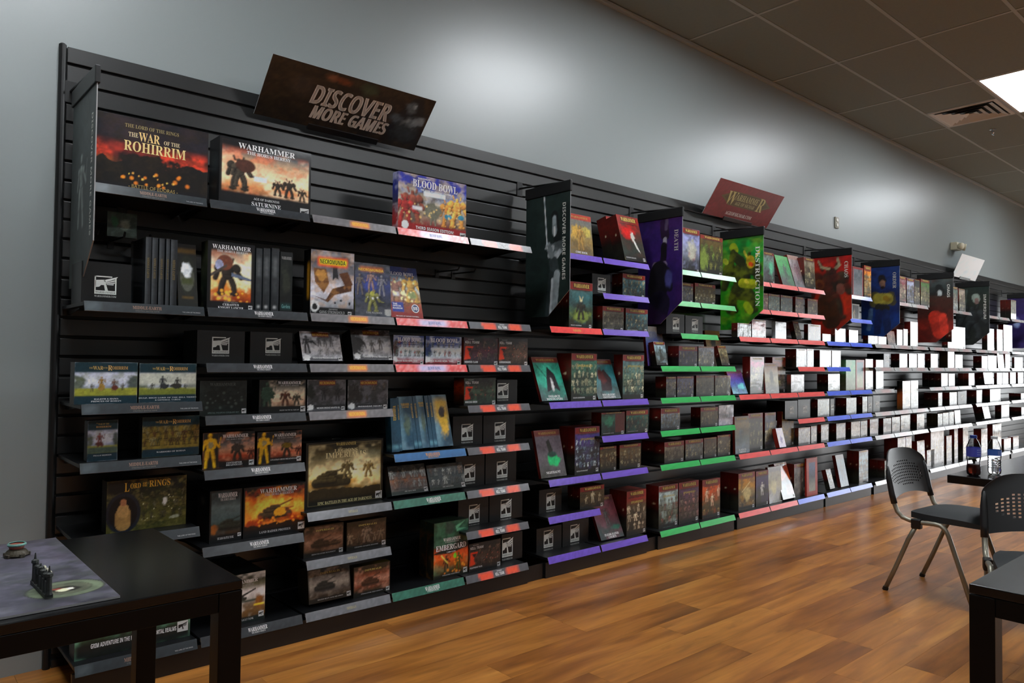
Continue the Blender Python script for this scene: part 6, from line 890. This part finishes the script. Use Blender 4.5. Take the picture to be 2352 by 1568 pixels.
MB().box(-.65, .65, -.36, .372, .632, .67, bev=.002).build('tabletop', 'tabletop', pt)
MB().lathe([(.26, 0), (.26, .012), (.05, .03), (.04, .05), (.04, .6), (.12, .615), (.12, .631)], n=24).build('pedestal', 'table', pt, smooth=False)
# mat and scenery on the first table
mw, md = .64, .592
mat = tag(link('game_mat', panel_grid(mw, md, 190, 170, [('g', '3a3942', '44434d', '3e3d46', '484651', '3a3942'), ('n', '605e6c', .5, 3), ('n', '26262e', .5, 5, 4), ('n', '50404c', .3, 6, 9), ('n', '72707e', .35, 14, 2), ('e', .894, .19, .108, .103, '2c2c28', .06), ('e', .894, .19, .102, .097, '66705c', .06), ('n', '50584a', .25, 14, 5), ('e', .894, .19, .072, .068, '44463a', .08), ('e', .894, .19, .068, .064, '5c6050', .08), ('e', .89, .185, .04, .036, '242018', .3), ('e', .885, .18, .02, .02, 'd8d0b0', .3), ('e', .905, .185, .01, .012, 'e8e4d0', .3), ('e', .87, .2, .015, .01, '8a4030', .4), ('n', '1c1a1c', .25, 20, 6)], 3, th=.004, back='8a8878'), 'flat'), 'purple stone-patterned game mat lying on the black table', 'game mat')
mat.location = (.388-mw, -1.782, .7445); mat.rotation_euler = (-PI/2, 0, 0); mat.rotation_euler = (PI/2, 0, 0)
mat.matrix_world = Matrix(((1, 0, 0, .388-mw), (0, 0, 1, -1.782), (0, -1, 0, .7448), (0, 0, 0, 1)))
M['pot'] = pbr('painted_bronze', '4a4438', .45, metal=.3, noise=(60, .5), bump=(90, .5)); M['rust'] = pbr('painted_red_rim', '8a4a3a', .5, noise=(70, .5)); M['teal'] = pbr('verdigris_paint', '6a9a90', .5, noise=(50, .3))
pot = tag(empty('scenery_cauldron', (.287, -1.335, .7452)), 'small painted cauldron model at the far edge of the purple mat', 'scenery model')
MB().lathe([(.036, 0), (.046, .006), (.043, .014), (.036, .024), (.028, .03), (.0, .03)], n=22).build('bowl', 'pot', pot)
MB().lathe([(.0, .0302), (.026, .031), (.028, .034), (.03, .04), (.0295, .048), (.024, .047), (.0, .045)], n=22).build('upper_bowl', 'rust', pot)
MB().lathe([(.0295, .042), (.034, .043), (.036, .048), (.032, .053), (.028, .052)], n=22, cap=False).build('rim', 'teal', pot)
for k in range(5):
    a = k*2*PI/5; MB().box(-.006, .006, -.01, .01, 0, .014, bev=.002).build('foot', 'pot', pot, (.044*math.cos(a), .044*math.sin(a), 0)).rotation_euler = (0, 0, a)
M['ruin'] = pbr('dark_painted_ruin', '2a2e2c', .6, noise=(50, .5), bump=(80, .6)); M['bone'] = pbr('bone_paint', 'c8c4b0', .55)
ruin = tag(empty('scenery_ruin', (.282, -1.656, .7452), .03), 'dark spiked ruin wall model standing on the mat', 'scenery model')
wl = MB(); wl.box(-.011, .011, -.085, .085, 0, .012); wl.box(-.006, .006, -.08, .02, .012, .05); wl.box(-.006, .006, .04, .08, .012, .06); wl.box(-.005, .005, .02, .04, .045, .06); wl.build('wall', 'ruin', ruin)
for k, (y, h) in enumerate(((-.084, .078), (-.052, .07), (-.02, .072), (.012, .074), (.045, .07), (.08, .08))):
    MB().lathe([(.010, .012), (.008, .02), (.0075, h-.012), (.011, h-.008), (.010, h), (.004, h+.004), (.0015, h+.024 if k in (0, 5) else h+.012)], 0, y, 8).build('pillar', 'ruin', ruin)
for y in (-.068, -.036, -.004): MB().lathe([(.002, .058), (.005, .07), (.0055, .076), (.002, .082)], .006, y, 8).build('candle', 'bone', ruin)
pot.scale = (.52, .52, .55); ruin.scale = (.62, .72, .58)
# ------------------------------------------------------------------ chairs
def chair(loc, rz, lab):
    c = tag(empty('stacking_chair', loc, rz), lab, 'chair', 'stacking chairs')
    prof = [(.191, .591), (.175, .51), (.161, .458), (.148, .424), (.122, .399), (.085, .389), (.03, .386), (-.035, .39), (-.066, .387), (-.088, .37), (-.103, .343), (-.155, .187), (-.212, .012)]
    for s in (-1, 1):
        x = s*.213; f = MB().tube([(x, y, z) for y, z in prof], .0115, 10).build('side_frame', 'steel', c, smooth=True)
        g = MB().tube([(x, .05, .372), (x, .092, .29), (x, .158, .13), (x, .208, .016)], .0115, 10).build('rear_leg', 'steel', c, smooth=True)
        MB().box(x-.017, x+.017, .026, .074, .352, .402, bev=.006).build('joint_block', 'black', c)
        MB().tube([(x, -.2105, .016), (x, -.217, 0)], .0145, 10).build('foot_cap', 'black', c); MB().tube([(x, .207, .018), (x, .2145, 0)], .0145, 10).build('foot_cap', 'black', c)
        MB().tube([(x*.985, .2, .655), (x*.995, .197, .63), (x, .191, .591), (x, .175, .51), (x, .163, .463)], .0155, 10, rf=[.004, .011, .0145, .0155, .0155]).build('back_sleeve', 'chairback', c, smooth=True)
    # perforated backrest
    nu, nv = 43, 31; P = {}; mb = MB(); th = .006
    def pt(i, j, b=0):
        u = -1+2*i/nu; v = j/nv; top = .735-.05*abs(u)**4; bot = .474+.03*(1-u*u)
        z = bot+(top-bot)*v; hw = .222-.05*max(0, v-.78)**2*20*.5
        y = .158+.056*(z-.46)/.28+.036*(1-u*u)*(.5+.5*v)
        return (u*hw, y+b*th, z)
    hole = lambda i, j: i % 2 == 1 and j % 2 == 1 and ((i-nu/2)/17)**2+((j-13)/8.5)**2 < 1
    V = []; 
    for b in (0, 1):
        for i in range(nu+1):
            for j in range(nv+1): V.append(pt(i, j, b))
    ID = lambda i, j, b: b*(nu+1)*(nv+1)+i*(nv+1)+j
    F = []
    for i in range(nu):
        for j in range(nv):
            q = (ID(i, j, 0), ID(i+1, j, 0), ID(i+1, j+1, 0), ID(i, j+1, 0)); r = tuple(ID(a, b_, 1) for a, b_ in ((i, j), (i, j+1), (i+1, j+1), (i+1, j)))
            if hole(i, j):
                for (a, b_), (a2, b2) in (((i, j), (i+1, j)), ((i+1, j), (i+1, j+1)), ((i+1, j+1), (i, j+1)), ((i, j+1), (i, j))): F.append((ID(a, b_, 0), ID(a2, b2, 0), ID(a2, b2, 1), ID(a, b_, 1)))
            else: F += [q, r]
    rim = [(i, 0) for i in range(nu+1)]+[(nu, j) for j in range(1, nv+1)]+[(i, nv) for i in range(nu-1, -1, -1)]+[(0, j) for j in range(nv-1, 0, -1)]
    for (a, b_), (a2, b2) in zip(rim, rim[1:]+rim[:1]): F.append((ID(a2, b2, 0), ID(a, b_, 0), ID(a, b_, 1), ID(a2, b2, 1)))
    mb.add(V, F); mb.build('backrest', 'chairback', c)
    # padded seat: rounded slab
    bm = bmesh.new(); bmesh.ops.create_grid(bm, x_segments=14, y_segments=14, size=1)
    for v in bm.verts:
        x, y = v.co.x, v.co.y; k = (1-abs(x)**4)*(1-abs(y)**4); sx = .205-.03*max(0, y)**2
        v.co = Vector((x*sx*(1-.06*abs(y)**4), -.09+y*.2*(1-.05*abs(x)**4), .428+.022*k-.02*max(0, -y)**3))
    g = bmesh.ops.extrude_face_region(bm, geom=bm.faces[:]); ex = [e for e in g['geom'] if isinstance(e, bmesh.types.BMVert)]
    for v in ex: v.co.z = .398
    bmesh.ops.recalc_face_normals(bm, faces=bm.faces[:]); me = bpy.data.meshes.new('seat'); bm.to_mesh(me); bm.free()
    smooth_by_angle(link('seat', me, 'seat', c), 50)
    for y in (.04, -.05): MB().tube([(-.21, y, .39), (.21, y, .39)], .009, 8).build('cross_bar', 'steel', c)
    return c
chair((4.343, -1.868, 0), -.07, 'black perforated-back chair standing beyond the bare table, facing the pedestal table')
chair((3.56, -2.515, 0), -1.2, 'black perforated-back chair cut by the frame, turned away from the bottles')
# ------------------------------------------------------------------ bottles
pm, N_, L_, B_ = node_mat('clear_bottle_plastic'); t_ = N_.new('ShaderNodeBsdfTransparent'); t_.inputs[0].default_value = (.96, .97, .98, 1); g_ = N_.new('ShaderNodeBsdfGlossy'); g_.inputs['Roughness'].default_value = .06; f_ = N_.new('ShaderNodeFresnel'); f_.inputs[0].default_value = 1.18; m_ = N_.new('ShaderNodeMixShader'); L_.new(f_.outputs[0], m_.inputs[0]); L_.new(t_.outputs[0], m_.inputs[1]); L_.new(g_.outputs[0], m_.inputs[2]); L_.new(m_.outputs[0], N_['Material Output'].inputs[0]); M['bottle'] = pm
pm, N_, L_, B_ = node_mat('cola'); B_.inputs['Base Color'].default_value = (.07, .008, .004, 1); B_.inputs['Transmission Weight'].default_value = .6; B_.inputs['Roughness'].default_value = .05; M['cola'] = pm
pm, N_, L_, B_ = node_mat('water'); B_.inputs['Base Color'].default_value = (.96, .98, 1, 1); B_.inputs['Transmission Weight'].default_value = 1; B_.inputs['Roughness'].default_value = .02; B_.inputs['IOR'].default_value = 1.2; M['water'] = pm
M['bluecap'] = pbr('blue_cap', '1c3a8a', .4); M['whitecap'] = pbr('white_cap', 'c8ccd0', .4)
def bottle(loc, h, r, lab, liquid, lz, cap, lcol, l0, l1, ribs):
    b = tag(empty('plastic_bottle', loc), lab, 'bottle', 'plastic bottles')
    P = [(r*.62, 0), (r*.86, .003), (r*.96, .012), (r, .03*h/.2)]
    if ribs: P += [(r*(.95 if k % 2 else 1.0), h*(.16+.03*k)) for k in range(8)]
    else: P += [(r*.98, h*.2), (r*.88, h*.3), (r*.9, h*.36)]
    P += [(r, h*.44), (r, h*.66), (r*.96, h*.72), (r*.7, h*.84), (r*.42, h*.92), (r*.4, h*.955)]
    sh = MB().lathe(P, n=28).build('shell', 'bottle', b, smooth=True)
    lq = [(max(rr-.0022, .001), zz+.0015) for rr, zz in P if zz < lz]; lq.append((np.interp(lz, [q[1] for q in P], [q[0] for q in P])-.0022, lz)); MB().lathe(lq, n=28).build('liquid', liquid, b, smooth=False)
    MB().lathe([(r*.5, h*.93), (r*.5, h*.997), (r*.46, h)], n=20).build('cap', cap, b)
    lb = MB(); n = 28
    lb.lathe([(r+.0006, h*l0), (r+.0006, h*l1)], n=n, col=lin(lcol)*INK, cap=False)
    for i in range(3):
        for z in (.25, .5, .75):
            a0 = -2.35+i*.28; zz = h*(l0+(l1-l0)*z)
            lb.poly([((r+.0011)*math.cos(a0+q), (r+.0011)*math.sin(a0+q), zz+dz) for q, dz in ((0, -.002), (.2, -.002), (.2, .002), (0, .002))], lin('8a94c8'))
    lb.build('label', 'flat', b, cols=True)
bottle((4.04, -2.094, .6705), .19, .0305, 'plastic bottle of dark cola with blue cap and blue label', 'cola', .052, 'bluecap', '3c44a0', .47, .7, False)
bottle((4.155, -2.149, .6705), .183, .029, 'clear water bottle with narrow blue label and pale cap', 'water', .075, 'whitecap', '3458a0', .5, .645, True)
